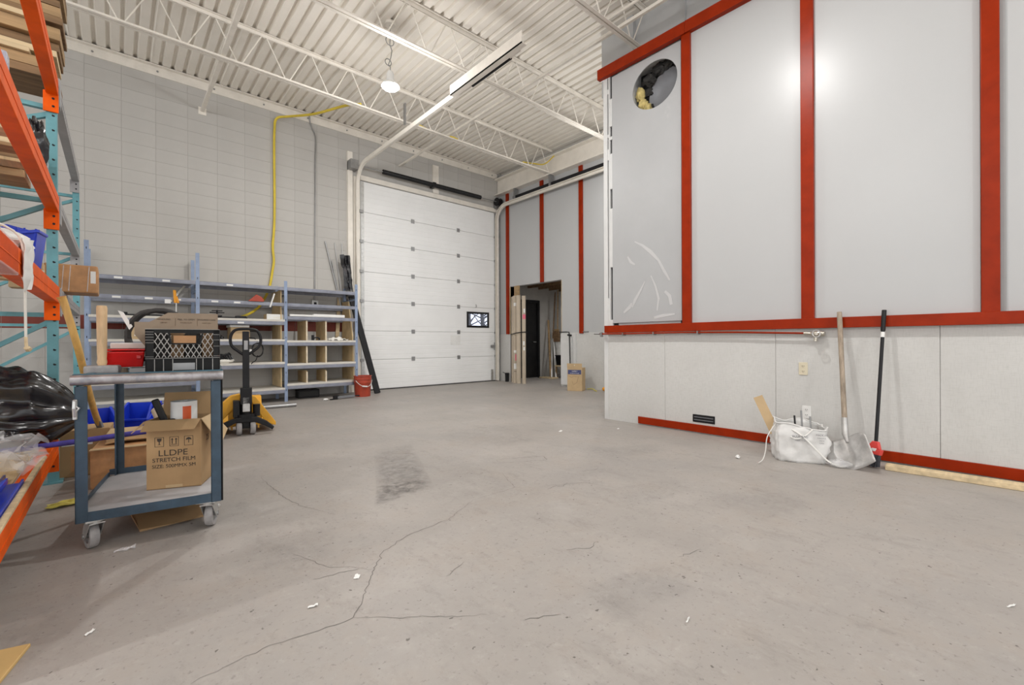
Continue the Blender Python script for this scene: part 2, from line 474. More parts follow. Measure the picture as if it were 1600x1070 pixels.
# ---- ceiling: steel deck in sheets, ribs along y
ZD = 5.37
ceil = struct(MB().box(-7, 11, -6, 9.15, ZD + 0.10, ZD + 0.16), 'ceiling', 'deck_paint')
rib = []
for k in range(6):
    x = k * 0.1524
    rib += [(x, 0), (x + 0.088, 0), (x + 0.107, 0.040), (x + 0.133, 0.040)]
rib.append((6 * 0.1524, 0)); 
dm = MB()
vs = []
for y in (-6, 9.0): vs += [(x, y, z) for x, z in rib] + [(6 * .1524 + .004, y, -0.004), (6 * .1524 + .014, y, -0.004)]
n = len(vs) // 2
dm.add(vs, [(i, i + 1, n + i + 1, n + i) for i in range(n - 1)])
dme = dm.mesh('deck_sheet', 'deck_paint', thick=0.0012)
for i in range(19):
    o = link('deck_sheet', dme, ceil); o.location = (-6.9 + i * 0.9144, 0, ZD)
# ---- exterior wall with painted block, opening for the overhead door and the black man door
DX0, DX1, DZ = 3.79, 7.40, 4.345
wl = MB()
wl.box(-7, DX0 - .02, YW + .0005, YW + .2, 0, 5.5)
wl.box(DX0 - .02, DX1 + .02, YW + .0005, YW + .2, DZ, 5.5)
wl.box(DX1 + .02, 8.06, YW + .0005, YW + .2, 0, 5.5)
wl.box(8.06, 8.94, YW + .0005, YW + .2, 2.16, 5.5)
wl.box(8.94, 11, YW + .0005, YW + .2, 0, 5.5)
wall = struct(wl, 'wall_left', 'mortar')
BW, BH = 0.4075, 0.2034
X0 = -0.345 - 4 * BW + 0.005
def blockmesh(w, m):
    return MB().box(0.002, w - 0.002, YW - 0.003, YW + 0.03, 0.002, BH - 0.002).mesh('block', m, bevel=0.0015)
bme = {k: blockmesh(BW, k) for k in ('block_paint', 'red_block_paint')}
stuff = MB(); nblk = 0
cells = []
for r in range(26):
    z = r * BH
    for c in range(14):
        x = X0 + c * BW
        if x >= DX0 - .1: continue
        w = min(BW, DX0 - .03 - x)
        if w < 0.05: continue
        cells.append((x, z, w, r))
    if z >= 4.27:
        for c in range(9):
            x = DX0 - .03 + c * BW; w = min(BW, 7.45 - x)
            if z + BH > DZ and w > .05: cells.append((x, max(z, DZ), w, r) if z >= DZ else (x, z, w, r))
for x, z, w, r in cells:
    red = (r == 6)
    hidden = z < 1.1 or x < -1.2
    if abs(w - BW) < 1e-6 and not hidden and nblk < 295 and not (z < DZ < z + BH and x > DX0 - .1):
        o = link('block', bme['red_block_paint' if red else 'block_paint'], wall); o.location = (x, 0, z); nblk += 1
    else:
        z0 = max(z, DZ) if x > DX0 - .1 else z
        stuff.slot(1 if red else 0)
        stuff.box(x + .0025, x + w - .0025, YW - .003, YW + .03, z0 + .0025, z + BH - .0025)
o = stuff.build('blocks', ['block_paint', 'red_block_paint'], wall); o['kind'] = 'stuff'
# ledger angle that carries the deck
led = MB().box(-7, 7.42, YW - .085, YW, 5.345, 5.362).box(-7, 7.42, YW - .02, YW - .003, 5.215, 5.362)
led = struct(led, 'trim_1', 'steel_cream')
bolt = MB().lathe([(0, 0), (.014, 0), (.014, -.012), (0, -.012)], n=8, axis='y').mesh('bolt', 'steel_grey')
for k in range(12):
    o = link('bolt', bolt, led); o.location = (-1.0 + k * .75, YW - .02, 5.28)
# ---- far partition with the rough opening (faces -x)
wb = MB()
OY0, OY1, OZ = 6.83, 8.56, 2.40
for x0, x1, m in ((XB, XB + .16, 0),):
    wb.slot(0).box(x0, x1, OY1, YW, 1.2, 5.3).box(x0, x1, OY0, OY1, OZ, 5.3).box(x0, x1, 3.4, OY0, 1.2, 5.3)
    wb.slot(1).box(x0 - .004, x1, OY1, YW, 0, 1.2).box(x0 - .004, x1, 3.4, OY0, 0, 1.2)
wallb = struct(wb, 'wall_back', ['white_sheet', 'weave'])
for i, (y0, y1, z0) in enumerate(((8.60, 8.70, 1.2), (7.37, 7.475, OZ), (6.19, 6.29, 1.18))):
    struct(MB().box(XB - .035, XB, y0, y1, z0, 4.8), 'trim_%d' % (2 + i), 'red_trim', bevel=.004)
struct(MB().box(XB - .002, XB + .17, OY0 - .012, OY0, 0, OZ).box(XB - .002, XB + .17, OY1, OY1 + .03, 0, OZ), 'trim_5', 'ply')
# roof beam above it
bm_ = thing('roof_beam', 'cream steel I-beam running under the roof deck above the far partition', 'beam', (7.4, 6, 4.8), world=True)
MB().box(7.44, 7.47, -1, 8.99, 4.80, 5.17).build('web', 'steel_cream', bm_)
MB().box(7.33, 7.58, -1, 8.99, 4.775, 4.80).build('flange', 'steel_cream', bm_)
MB().box(7.33, 7.58, -1, 8.99, 5.17, 5.195).build('flange', 'steel_cream', bm_)
# ---- right partition
# left jacket strip with slots: pieces of the corner trim
hole_c, hole_r = (2.85, 4.02), 0.292
wallr = MB()
# core without the hole area: rebuild as frame pieces round a square pocket
def core(mb, x0, x1):
    y0, y1, z0, z1 = 2.53, 3.17, 3.70, 4.34
    mb.box(x0, x1, -6, y0, 0, 4.52).box(x0, x1, y1, 3.5, 0, 4.52).box(x0, x1, y0, y1, 0, z0).box(x0, x1, y0, y1, z1, 4.52)
core(wallr.slot(0), XW + .036, XW + .26)
wallr.slot(1).box(XW + .24, XW + .27, 2.4, 3.3, 3.6, 4.45)
wallr.slot(1).box(XW + .030, XW + .0355, 3.38, 3.52, 1.15, 4.40)
wallr.slot(1).box(XW + .030, XW + .0355, 2.42, 2.54, 1.15, 4.40)
wallr.slot(2).box(XW + .26, 5.6, 3.49, 3.575, 0, 4.52)
wallr = struct(wallr, 'wall_right', ['white_trim', 'dark_gap', 'white_trim'])
MB().box(XW - .003, XW + .30, 3.518, 3.578, 0, 4.42).build('corner_trim', 'white_trim', wallr, bevel=.004)
strip = MB()
for z0, z1 in ((1.2, 1.50), (1.5, 1.56), (3.33, 3.47), (3.62, 3.66), (4.18, 4.24), (4.38, 4.42)):
    strip.box(XW + .004, XW + .034, 3.496, 3.520, z0, z1)
strip.box(XW, XW + .034, 3.480, 3.498, 1.2, 4.42)
for z0, z1 in ((1.20, 1.28), (1.95, 2.70), (2.95, 3.40), (3.58, 3.62), (3.75, 4.10)):
    strip.box(XW + .002, XW + .034, 3.446, 3.481, z0, z1)
strip.build('corner_strip', 'white_trim', wallr)
# sheet with the round hole
hs = MB(); N = 48
y0, y1, z0, z1 = 2.516, 3.447, 1.235, 4.372
ring = [(hole_c[0] + hole_r * math.cos(2 * math.pi * k / N), hole_c[1] + hole_r * math.sin(2 * math.pi * k / N) * .93) for k in range(N)]
outer = []
for k in range(N):
    c, s_ = math.cos(2 * math.pi * k / N), math.sin(2 * math.pi * k / N)
    t = min(((y1 if c > 0 else y0) - hole_c[0]) / c if abs(c) > 1e-6 else 9, ((z1 if s_ > 0 else z0) - hole_c[1]) / s_ if abs(s_) > 1e-6 else 9)
    outer.append((hole_c[0] + t * c, hole_c[1] + t * s_))
# snap nearest ring samples to the four corners
for cy, cz in ((y0, z0), (y0, z1), (y1, z0), (y1, z1)):
    k = min(range(N), key=lambda i: math.dist(outer[i], (cy, cz)))
    outer[k] = (cy, cz)
hs.add([(XW + .004, a, b) for a, b in ring] + [(XW + .004, a, b) for a, b in outer],
       [(k, (k + 1) % N, N + (k + 1) % N, N + k) for k in range(N)])
hs.build('metal_sheet', 'grey_sheet', wallr, thick=0.012)
# smears of sealant and dirt on that sheet are thin flakes of old adhesive
def smear(pts, w, mname='white_trim'):
    m = MB(); vs = []; n = len(pts)
    for i, (y, z) in enumerate(pts):
        d = Vector((0, pts[min(i + 1, n - 1)][0] - pts[max(i - 1, 0)][0], pts[min(i + 1, n - 1)][1] - pts[max(i - 1, 0)][1])).normalized()
        a = Vector((0, -d.z, d.y)); ww = w * (.5 + abs(nz((y * 9, z * 9, 1)))) * (.3 + math.sin(math.pi * (i + .5) / n))
        p = Vector((XW + .0025, y, z)); vs += [p + a * ww, p - a * ww]
    m.add(vs, [(2 * i, 2 * i + 1, 2 * i + 3, 2 * i + 2) for i in range(n - 1)])
    m.build('adhesive_smear', mname, wallr, thick=.001)
M['smear'] = mat('smear', (0.535, 0.535, 0.535), 0.6, var=.03)
smear([(3.12, 2.22), (3.02, 2.16), (2.90, 2.06), (2.80, 1.95), (2.73, 1.82), (2.66, 1.70)], .022, 'smear')
smear([(3.22, 2.05), (3.18, 1.98), (3.12, 1.94)], .014, 'smear')
smear([(2.98, 1.72), (3.04, 1.62), (3.12, 1.50), (3.16, 1.42)], .016, 'smear')
smear([(2.90, 1.78), (2.84, 1.65), (2.80, 1.50), (2.82, 1.36)], .018, 'smear')
smear([(3.28, 1.36), (3.20, 1.42), (3.16, 1.47)], .024, 'smear')
smear([(2.72, 1.58), (2.66, 1.52), (2.64, 1.42)], .030, 'smear')
smear([(2.86, 1.28), (2.74, 1.30), (2.60, 1.31)], .022, 'smear')
# inside the hole: insulation and a duct end
ins = MB()
def blob(c, r, sx, sy, sz, seed, n=14, amp=.35):
    m = []
    for j in range(n):
        ph = math.pi * j / (n - 1)
        for i in range(n):
            th = 2 * math.pi * i / n
            d = Vector((math.sin(ph) * math.cos(th), math.sin(ph) * math.sin(th), math.cos(ph)))
            k = r * (1 + amp * fbm(d * 1.6 + Vector((seed, seed * 2, 0)), 1.3))
            m.append((c[0] + d.x * k * sx, c[1] + d.y * k * sy, c[2] + d.z * k * sz))
    f = [(j * n + i, j * n + (i + 1) % n, (j + 1) * n + (i + 1) % n, (j + 1) * n + i) for j in range(n - 1) for i in range(n)]
    return m, f
for c, r, sd in (((4.87, 3.07, 3.90), .08, 1), ((4.86, 3.10, 4.04), .075, 2), ((4.86, 3.00, 3.82), .07, 3)):
    ins.add(*blob(c, r, .7, .75, 1.1, sd))
ins.build('insulation', 'insulation', wallr, smooth=True)
ins = MB()
for c, r, sd in (((4.88, 2.99, 4.18), .085, 4), ((4.90, 2.87, 4.26), .085, 5), ((4.90, 2.73, 4.285), .075, 6), ((4.90, 2.62, 4.24), .06, 9), ((4.92, 3.04, 4.05), .07, 7), ((4.93, 3.00, 3.86), .05, 8)):
    ins.add(*blob(c, r, .6, 1, .8, sd, amp=.5))
ins.build('black_insulation', 'insulation_black', wallr, smooth=True)
MB().lathe([(.0, .015), (.12, .01), (.22, -.01), (.27, -.06), (.28, -.06)], c=(4.97, 2.73, 3.95), n=32, axis='x').build('duct_end', 'duct', wallr, smooth=True)
# white sheets between the red posts
posts = [(2.392, 2.492), (1.235, 1.337), (.098, .193), (-1.04, -.94), (-2.2, -2.1)]
for (a, b), (c, d) in zip(posts[:-1], posts[1:]):
    MB().box(XW, XW + .03, d - .0 + .004, a + .02, 1.19, 4.39).build('white_panel', 'white_sheet', wallr)
MB().box(XW, XW + .03, -6, -2.2, 1.19, 4.39).build('white_panel', 'white_sheet', wallr)
ys = [3.52, 2.723, 1.562, .414, -.75, -1.9, -3.1, -4.3, -6]
for a, b in zip(ys[:-1], ys[1:]):
    MB().box(XW, XW + .034, b + .0012, a - .0012, .0, 1.13).build('lower_panel', 'weave', wallr, bevel=.002)
def strut(i, x0, y0, y1, z0, z1):
    struct(MB().box(x0, XW + .002, y0, y1, z0, z1), 'trim_%d' % i, 'red_trim', bevel=.004)
for i, (a, b) in enumerate(posts): strut(6 + i, XW - .035, a, b, 1.2, 4.39)
strut(11, XW - .052, -6, 3.54, 1.112, 1.203)
strut(12, XW - .06, 2.44, 3.63, 4.385, 4.515)
strut(13, XW - .062, -6, 2.437, 4.385, 4.515)
struct(MB().box(XW - .022, XW - .001, -6, 3.07, 0.012, .095), 'baseboard_right', 'red_trim', bevel=.003)
# grey strip painted in for the shadow gap beside the third post
MB().box(XW - .012, XW + .001, .070, .098, 1.2, 4.39).build('shadow_gap_strip', 'shadow_gap_grey', wallr)
# upper wall set back above the cold-room box
wu = MB().box(5.25, 5.4, -6, 3.98, 4.5, 5.40).box(5.19, 5.25, 3.42, 3.52, 4.5, 5.40).box(5.2, 5.25, 2.70, 2.704, 4.5, 5.4)
struct(wu, 'wall_upper', 'white_sheet')
struct(MB().box(XW + .02, 5.3, -6, 3.57, 4.48, 4.5), 'trim_14', 'white_trim')
# rear closure behind the lens and the warehouse's far left stay open: more of the same hall
# ---- back room seen through the opening
wk = MB().box(10.6, 10.75, 3.4, YW, 0, 3.4).box(XB + .16, 10.7, 5.3, 5.45, 0, 3.4)
wallk = struct(wk, 'wall_storeroom', 'block_paint')
struct(MB().box(XB + .16, 10.75, 3.4, YW, 2.62, 2.70), 'ceiling_storeroom', 'wood_dark')
for k in range(6):
    MB().box(XB + .17 + k * .42, XB + .21 + k * .42, 3.4, YW, 2.48, 2.62).build('ceiling_stud', 'wood_dark', bpy.data.objects['ceiling_storeroom'])
# ---- outside
struct(MB().box(-8, 24, 9.25, 40, -.3, -.25), 'ground', 'snow')
# ================================================================== OVERHEAD DOOR
seams = [0.0, .640, 1.245, 1.862, 2.475, 3.092, 3.708, 4.338]
door = thing('door_1', None, None, (5.595, YW, 0), world=True); door['kind'] = 'structure'
WX0, WX1, WZ0, WZ1 = 6.47, 7.12, 1.385, 1.735
for i in range(7):
    a, b = seams[i] + .003, seams[i + 1] - .003
    m = MB()
    if i == 0: a += .02
    # grooved face: shallow steps across the height
    prof = [(YW + .045, a), (YW + .004, a)]
    h = b - a; ng = 6
    prof += [(YW, a + .012)]
    for g in range(1, ng):
        z = a + h * g / ng
        prof += [(YW, z - .008), (YW + .0025, z), (YW, z + .008)]
    prof += [(YW, b - .012), (YW + .004, b), (YW + .045, b)]
    if i == 2:
        lo = [p for p in prof if p[1] < WZ0]; hi = [p for p in prof if p[1] > WZ1]
        m.prism(lo + [(YW, WZ0), (YW + .045, WZ0)], DX0, DX1, axis='x')
        m.prism([(YW + .045, WZ1), (YW, WZ1)] + hi, DX0, DX1, axis='x')
        m.box(DX0, WX0, YW, YW + .045, WZ0, WZ1).box(WX1, DX1, YW, YW + .045, WZ0, WZ1)
    else:
        m.prism(prof, DX0, DX1, axis='x')
    m.build('door_panel', 'door_white', door)
cm = MB().box(DX0, WX0, YW + .03, YW + .046, .02, 4.335).box(WX1, DX1, YW + .03, YW + .046, .02, 4.335).box(WX0, WX1, YW + .03, YW + .046, .02, WZ0).box(WX0, WX1, YW + .03, YW + .046, WZ1, 4.335)
cm.build('light_leak_backing', 'door_white', door)  # added backing that keeps outside light from leaking through the panel joints
win = MB().box(WX0 - .02, WX1 + .02, YW - .012, YW, WZ0 - .02, WZ0 + .03).box(WX0 - .02, WX1 + .02, YW - .012, YW, WZ1 - .03, WZ1 + .02)
win.box(WX0 - .02, WX0 + .03, YW - .012, YW, WZ0 + .03, WZ1 - .03).box(WX1 - .03, WX1 + .02, YW - .012, YW, WZ0 + .03, WZ1 - .03)
win = win.build('window_frame', 'black_plastic', door)
MB().box(WX0, WX1, YW + .015, YW + .02, WZ0, WZ1).build('pane', 'glass', win)
hm = MB().box(-.042, .042, -.012, 0, -.045, .045).box(-.03, .03, -.022, -.012, -.012, .012).mesh('hinge', 'steel_grey', bevel=.003)
eh = MB().box(-.05, .03, -.05, 0, -.03, .03).lathe([(0, -.03), (.028, -.03), (.028, -.05), (0, -.05)], n=10, axis='y').mesh('edge_hinge', 'steel_grey')
for z in seams[1:7]:
    for x in (4.981, 6.208):
        o = link('hinge', hm, door); o.location = Vector((x, YW, z)) - door.location
    for x in (3.80, 7.37):
        o = link('roller_hinge', eh, door); o.location = Vector((x, YW, z)) - door.location
for x in (3.825, 7.36):
    MB().box(x - .03, x + .03, YW - .006, YW, .03, 4.32).build('end_stile', 'galv', door)
MB().box(DX0, DX1, YW - .003, YW + .045, 0, .022).build('bottom_seal', 'rubber', door)
MB().box(5.98, 6.26, YW - .003, YW - .0005, .94, 1.17).build('paper_sheet', 'label_white', door)
hd = MB().box(7.20, 7.36, YW - .03, YW, .86, .93).box(7.17, 7.24, YW - .06, YW - .03, .875, .915).tube([(7.30, YW - .03, .80), (7.30, YW - .03, .99)], .014)
hd.build('lock_handle', 'steel_grey', door, bevel=.004)
MB().tube([(6.72, YW - .02, 1.94), (6.73, YW - .03, 1.90), (6.72, YW - .02, 1.86)], .008).build('pull_hook', 'steel_grey', door)
MB().box(7.20, 7.27, YW - .02, YW, .02, .30).build('corner_plate', 'galv', door)
# header plate, jambs
struct(MB().box(DX0 - .02, 7.46, YW - .05, YW, 4.345, 4.44), 'trim_15', 'steel_cream', bevel=.004)
struct(MB().box(3.50, 3.60, YW - .06, YW, 0, 4.86), 'trim_16', 'steel_cream', bevel=.004)
struct(MB().box(3.63, 3.77, YW - .02, YW, 0, 4.40), 'trim_17', 'steel_cream', bevel=.003)
struct(MB().box(7.40, 7.48, YW - .03, YW, 0, 4.65), 'trim_18', 'galv')
# tracks
def cbend(x, yv, zr, rr, yend):
    pts = [(x, yv, .02), (x, yv, zr - rr)]
    for k in range(1, 9):
        a = R(90 * k / 8)
        pts.append((x, yv - rr + rr * math.cos(a), zr - rr + rr * math.sin(a)))
    pts.append((x, yend, zr))
    return pts
def track(x, yv, zr, rr, yend, label, open_right):
    t = thing('door_track', label, 'track', (x, yv, 0), world=True)
    pts = [Vector(p) for p in cbend(x, yv, zr, rr, yend)]
    def prof(ds):  # ribbon in x/normal
        m = MB(); vs = []
        for i, p in enumerate(pts):
            d = (pts[min(i + 1, len(pts) - 1)] - pts[max(i - 1, 0)]).normalized()
            nrm = Vector((1, 0, 0)).cross(d).normalized()
            for (u, v) in ds: vs.append(p + Vector((u, 0, 0)) + nrm * v)
        k = len(ds)
        for i in range(len(pts) - 1):
            for j in range(k - 1): m.f.append((i * k + j, i * k + j + 1, (i + 1) * k + j + 1, (i + 1) * k + j)); m.mi.append(0)
        m.v = [tuple(v) for v in vs]
        return m
    s_ = 1 if open_right else -1
    prof([(s_ * .045, -.028), (s_ * .045, -.038), (0, -.038), (-s_ * .01, -.02), (-s_ * .01, .02), (0, .038), (s_ * .045, .038), (s_ * .045, .028)]).build('track_rail', 'steel_cream', t, thick=.004)
    return t
tl = track(3.655, YW - .10, 4.57, .42, 4.0, 'long cream overhead-door track rising beside the left edge of the white door', True)
# heavy angle that stiffens the free end, spring bumper
MB().box(3.56, 3.645, 3.85, 5.35, 4.50, 4.512).box(3.56, 3.572, 3.85, 5.35, 4.50, 4.64).build('stiffening_angle', 'steel_cream', tl)
MB().tube([(3.70, 5.0, 4.545), (3.70, 4.2, 4.545)], .025, 10).build('bumper_spring', 'black_metal', tl, smooth=True)
MB().box(3.58, 3.60, 6.7, 6.76, 4.60, 4.95).build('hanger', 'steel_grey', tl)
MB().box(3.50, 3.66, YW - .22, YW - .02, 4.48, 4.66).build('bearing_plate', 'steel_grey', tl)
tr = track(7.36, YW - .10, 4.46, .36, 3.7, 'cream overhead-door track rising beside the right edge of the white door', False)
MB().box(7.30, 7.45, YW - .13, YW - .02, 4.42, 4.60).build('bearing_plate', 'steel_grey', tr)
MB().box(7.36, 7.40, 3.7, 8.3, 4.54, 4.60).build('support_angle', 'black_metal', tr)
for y in (8.2, 7.0):
    MB().box(7.33, 7.45, y, y + .05, 4.5, 4.78).build('hanger', 'steel_grey', tr)
# torsion spring
sp = thing('torsion_spring', 'black torsion spring bar mounted on the wall above the white overhead door', 'spring', (5.43, YW - .15, 4.58), world=True)
coil = []
MB().lathe([(0, 4.21), (.05, 4.21)] + [(.052 - .006 * (i % 2), 4.22 + i * .0125) for i in range(96)] + [(.05, 5.42), (0, 5.42)], c=(0, YW - .15, 4.585), n=12, axis='x').build('spring', 'black_metal', sp)
MB().lathe([(0, 5.46), (.05, 5.46)] + [(.052 - .006 * (i % 2), 5.47 + i * .0125) for i in range(104)] + [(.05, 6.78), (0, 6.78)], c=(0, YW - .15, 4.585), n=12, axis='x').build('spring', 'black_metal', sp)
MB().tube([(3.56, YW - .15, 4.585), (7.45, YW - .15, 4.585)], .013).build('shaft', 'steel_grey', sp)
MB().box(5.40, 5.48, YW - .20, YW - .04, 4.53, 4.64).build('bracket', 'black_metal', sp, bevel=.006)
MB().box(5.49, 5.645, YW - .04, YW - .002, 4.45, 5.10).build('mounting_pad', 'steel_cream', sp, bevel=.004)
MB().lathe([(0, 7.28), (.10, 7.28), (.105, 7.30), (.075, 7.31), (.075, 7.39), (.105, 7.40), (.10, 7.42), (0, 7.42)], c=(0, YW - .15, 4.585), n=20, axis='x').build('cable_drum', 'black_metal', sp)
# ================================================================== ROOF STEEL
def joist(y, x0, x1, label, first=None):
    t = thing('roof_joist', label, 'joist', ((x0 + x1) / 2, y, 4.8), group=None, world=True)
    for s_ in (-1, 1):
        MB().box(x0, x1, y + s_ * .008, y + s_ * .05, 4.80, 4.806).box(x0, x1, y + s_ * .008, y + s_ * .014, 4.806, 4.845).build('bottom_chord', 'steel_cream', t)
        MB().box(x0, x1, y + s_ * .008, y + s_ * .05, 5.352, 5.36).box(x0, x1, y + s_ * .008, y + s_ * .014, 5.31, 5.352).build('top_chord', 'steel_cream', t)
    p = .61; k = 0; x = x0 + .15; pts = []
    while x < x1:
        up = (k % 2 == 0)
        zz = 5.335 if up else 4.825
        pts += [(x - .025, y, zz), (x + .025, y, zz)]
        x += p / 2; k += 1
    MB().tube(pts, .0085, 6).build('web_rod', 'steel_cream', t)
    return t
joist(7.06, -6.5, 7.45, 'cream open-web roof joist nearest the overhead door, behind the hanging lamp')
joist(5.16, -6.5, 7.45, 'cream open-web roof joist second from the overhead door, crossing under the door track end')
joist(3.27, -6.5, 5.24, 'cream open-web roof joist ending above the round hole in the white partition')
joist(1.38, -6.5, 5.24, 'cream open-web roof joist passing over the viewpoint and the warehouse floor')
def bridging(x, y0, label, w):
    o = solo(MB().box(x - w / 2, x + w / 2, y0, YW, 4.845, 4.851).box(x - w / 2, x - w / 2 + .006, y0, YW, 4.851, 4.845 + w), 'bridging_angle', 'steel_cream', label, 'brace')
    return o
bridging(1.085, -3, 'cream bridging angle running to a bracket on the block wall above the blue shelving', .05)
bridging(4.66, -3, 'thin cream bridging angle running to the block wall above the overhead door', .038)
struct(MB().box(1.03, 1.14, YW - .012, YW, 4.80, 4.92), 'trim_19', 'steel_cream')
# upper bridging rod that meets the upper wall
solo(MB().tube([(4.62, 3.97, 5.02), (4.62, -2, 5.02)], .018, 8), 'sprinkler_pipe', 'steel_cream', 'thin cream pipe running below the roof deck toward the upper white wall', 'pipe')
# ================================================================== LAMPS
for i, p in enumerate(LAMPS):
    t = thing('hanging_lamp', ['lit bulb lamp hanging on a wire loop from the roof steel near the door track',
                               'lit bulb lamp hanging over the floor in front of the red-posted partition',
                               'lit bulb lamp hanging behind the viewpoint near the red-posted partition',
                               'lit bulb lamp hanging above the far side of the pallet rack',
                               'lit bulb lamp hanging behind the viewpoint on the pallet rack side',
                               'unseen bulb lamp added in the alcove behind the white box to brighten the far partition'][i], 'lamp', p)
    MB().lathe([(0, .20), (.035, .20), (.05, .16), (.055, .06), (.11, .03), (.125, 0), (.12, -.01), (0, -.01)], n=24).build('lamp_body', 'black_metal' if 0 else 'label_white', t, smooth=True)
    MB().lathe([(0, -.06), (.05, -.055), (.09, -.035), (.112, -.011)], n=24).build('lamp_lens', 'lamp', t, smooth=True)
    loop = [(0, 0, .2), (0, 0, .27)]
    for k in range(15): loop.append((.045 * math.sin(2 * math.pi * k / 14) - .02, .02, .33 - .045 * math.cos(2 * math.pi * k / 14)))
    loop += [(.01, 0, .40), (.03, .01, .50), (.0, 0, .56)]
    for k in range(13): loop.append((.06 * math.sin(2 * math.pi * k / 12), .01, .62 - .06 * math.cos(2 * math.pi * k / 12)))
    loop += [(0, 0, .70), (0, 0, .85)]
    MB().tube(loop, .006, 6).build('hanging_wire', 'steel_grey', t)
    MB().lathe([(0, .87), (.07, .87), (.07, .83), (0, .83)], n=16).build('ceiling_box', 'steel_cream', t)
# ================================================================== HOSE, CONDUIT
yh = [(2.98, 7.06, 4.86), (2.86, 7.4, 4.93), (2.62, 8.2, 5.02), (2.36, 8.75, 5.10), (2.20, 8.93, 5.08), (2.165, 8.955, 4.85), (2.162, 8.965, 4.3), (2.165, 8.965, 3.6), (2.155, 8.965, 3.1),
      (2.13, 8.96, 2.75), (2.145, 8.952, 2.5), (2.12, 8.95, 2.3), (2.08, 8.95, 2.05), (2.03, 8.945, 1.89), (1.96, 8.85, 1.78), (1.85, 8.75, 1.62), (1.65, 8.6, 1.48), (1.45, 8.55, 1.41), (1.3, 8.5, 1.395)]
def smooth_path(P, k=5):
    P = [Vector(p) for p in P]; out = []
    for i in range(len(P) - 1):
        a, b, c, d = P[max(i - 1, 0)], P[i], P[i + 1], P[min(i + 2, len(P) - 1)]
        for j in range(k):
            t = j / k
            out.append(0.5 * ((2 * b) + (c - a) * t + (2 * a - 5 * b + 4 * c - d) * t * t + (3 * b - a - 3 * c + d) * t ** 3))
    out.append(P[-1]); return out
solo(MB().tube(smooth_path(yh), .021, 8), 'air_hose', 'yellow_hose', 'yellow air hose hanging from the joist down the block wall onto the blue shelving', 'hose', smooth=True)
yl = [(4.05, 7.06, 4.86), (4.5, 7.1, 4.835), (4.75, 7.04, 4.85), (4.95, 7.08, 4.84)]
solo(MB().tube(smooth_path(yl), .013, 6), 'cable', 'yellow_hose', 'yellow cable lying along the bottom chord of the roof joist right of the lamp', 'cable', smooth=True)
yl = [(6.55, 7.06, 4.86), (6.9, 7.1, 4.93), (7.2, 7.04, 4.98), (7.40, 6.9, 5.2)]
solo(MB().tube(smooth_path(yl), .013, 6), 'cable', 'yellow_hose', 'yellow cable draped at the joist end beside the roof beam', 'cable', smooth=True)
cd = thing('conduit', 'grey electrical conduit running down the block wall to a small outlet box', 'conduit', (2.87, YW - .02, 1.7), world=True)
MB().tube(smooth_path([(2.77, YW - .05, 5.33), (2.80, YW - .02, 5.18), (2.89, YW - .018, 4.97), (2.885, YW - .018, 4.6)], 4) + [Vector((2.86, YW - .018, 1.82))], .013, 8).build('pipe', 'steel_grey', cd, smooth=True)
MB().box(2.80, 2.92, YW - .055, YW - .003, 1.64, 1.82).build('outlet_box', 'galv', cd, bevel=.006)
MB().box(2.835, 2.885, YW - .058, YW - .055, 1.68, 1.78).build('receptacle', 'black_plastic', cd)
# ================================================================== BLUE SHELVING ALONG THE BLOCK WALL
SY0, SY1 = 8.30, 8.92
sh = thing('shelving_rack', 'long blue steel shelving rack with three bays standing against the block wall', 'rack', (1.57, 8.6, 0), world=True)
LEGX = [(-.30, 2.40), (.93, 2.38), (2.17, 2.06), (3.40, 2.10)]
def upright(x, h, y):
    m = MB().prism([(x - .025, y), (x + .025, y), (x + .025, y + .006), (x + .014, y + .006), (x + .014, y + .045), (x - .014, y + .045), (x - .014, y + .006), (x - .025, y + .006)], 0, h, axis='z')
    u = m.build('upright', 'blue_rack', sh)
    s = MB()
    for k in range(int(h / .30)): s.box(x - .004, x + .004, y - .0015, y + .001, .18 + k * .30, .21 + k * .30)
    s.build('slots', 'black_metal', u)['kind'] = 'stuff'
for x, h in LEGX:
    upright(x, h, SY0); upright(x, h - .03, SY1 - .05)
    for z in (.25, 1.05, 1.80):
        MB().box(x - .010, x + .010, SY0 + .04, SY1 - .05, z, z + .03).build('cross_tie', 'blue_rack', sh)
def level(x0, x1, z, deck=True, h=.058, t=.036, back=YW - .012):
    MB().box(x0 + .025, x1 - .025, SY0 - .003, SY0 + .035, z - h, z).box(x0 + .025, x1 - .025, SY0 - .006, SY0 - .003, z - h + .012, z - .012).build('shelf_beam', 'blue_beam', sh, bevel=.002)
    MB().box(x0 + .025, x1 - .025, SY1 - .04, SY1, z - h, z).build('shelf_beam', 'blue_beam', sh)
    if deck: MB().box(x0 + .015, x1 - .015, SY0 - .001, back, z + .001, z + t).build('shelf_board', 'melamine', sh, bevel=.002)
def price(x, z): MB().box(x - .045, x + .045, SY0 - .0085, SY0 - .006, z - .045, z - .018).build('price_tag', 'label_white', sh)
BAYS = [(-.30, .93), (.93, 2.17), (2.17, 3.40)]
for x0, x1 in BAYS: level(x0, x1, 1.955, True, t=.004, back=8.922)
for x0, x1 in BAYS: level(x0, x1, 1.685, False)
level(*BAYS[0], 1.365); level(*BAYS[1], 1.365); level(*BAYS[2], 1.46, False)
level(*BAYS[0], 1.03); level(*BAYS[1], 1.03); level(*BAYS[2], 1.01)
level(*BAYS[0], .43); level(*BAYS[1], .645); level(*BAYS[2], .61)
level(*BAYS[0], .17); level(*BAYS[1], .205); level(*BAYS[2], .265)
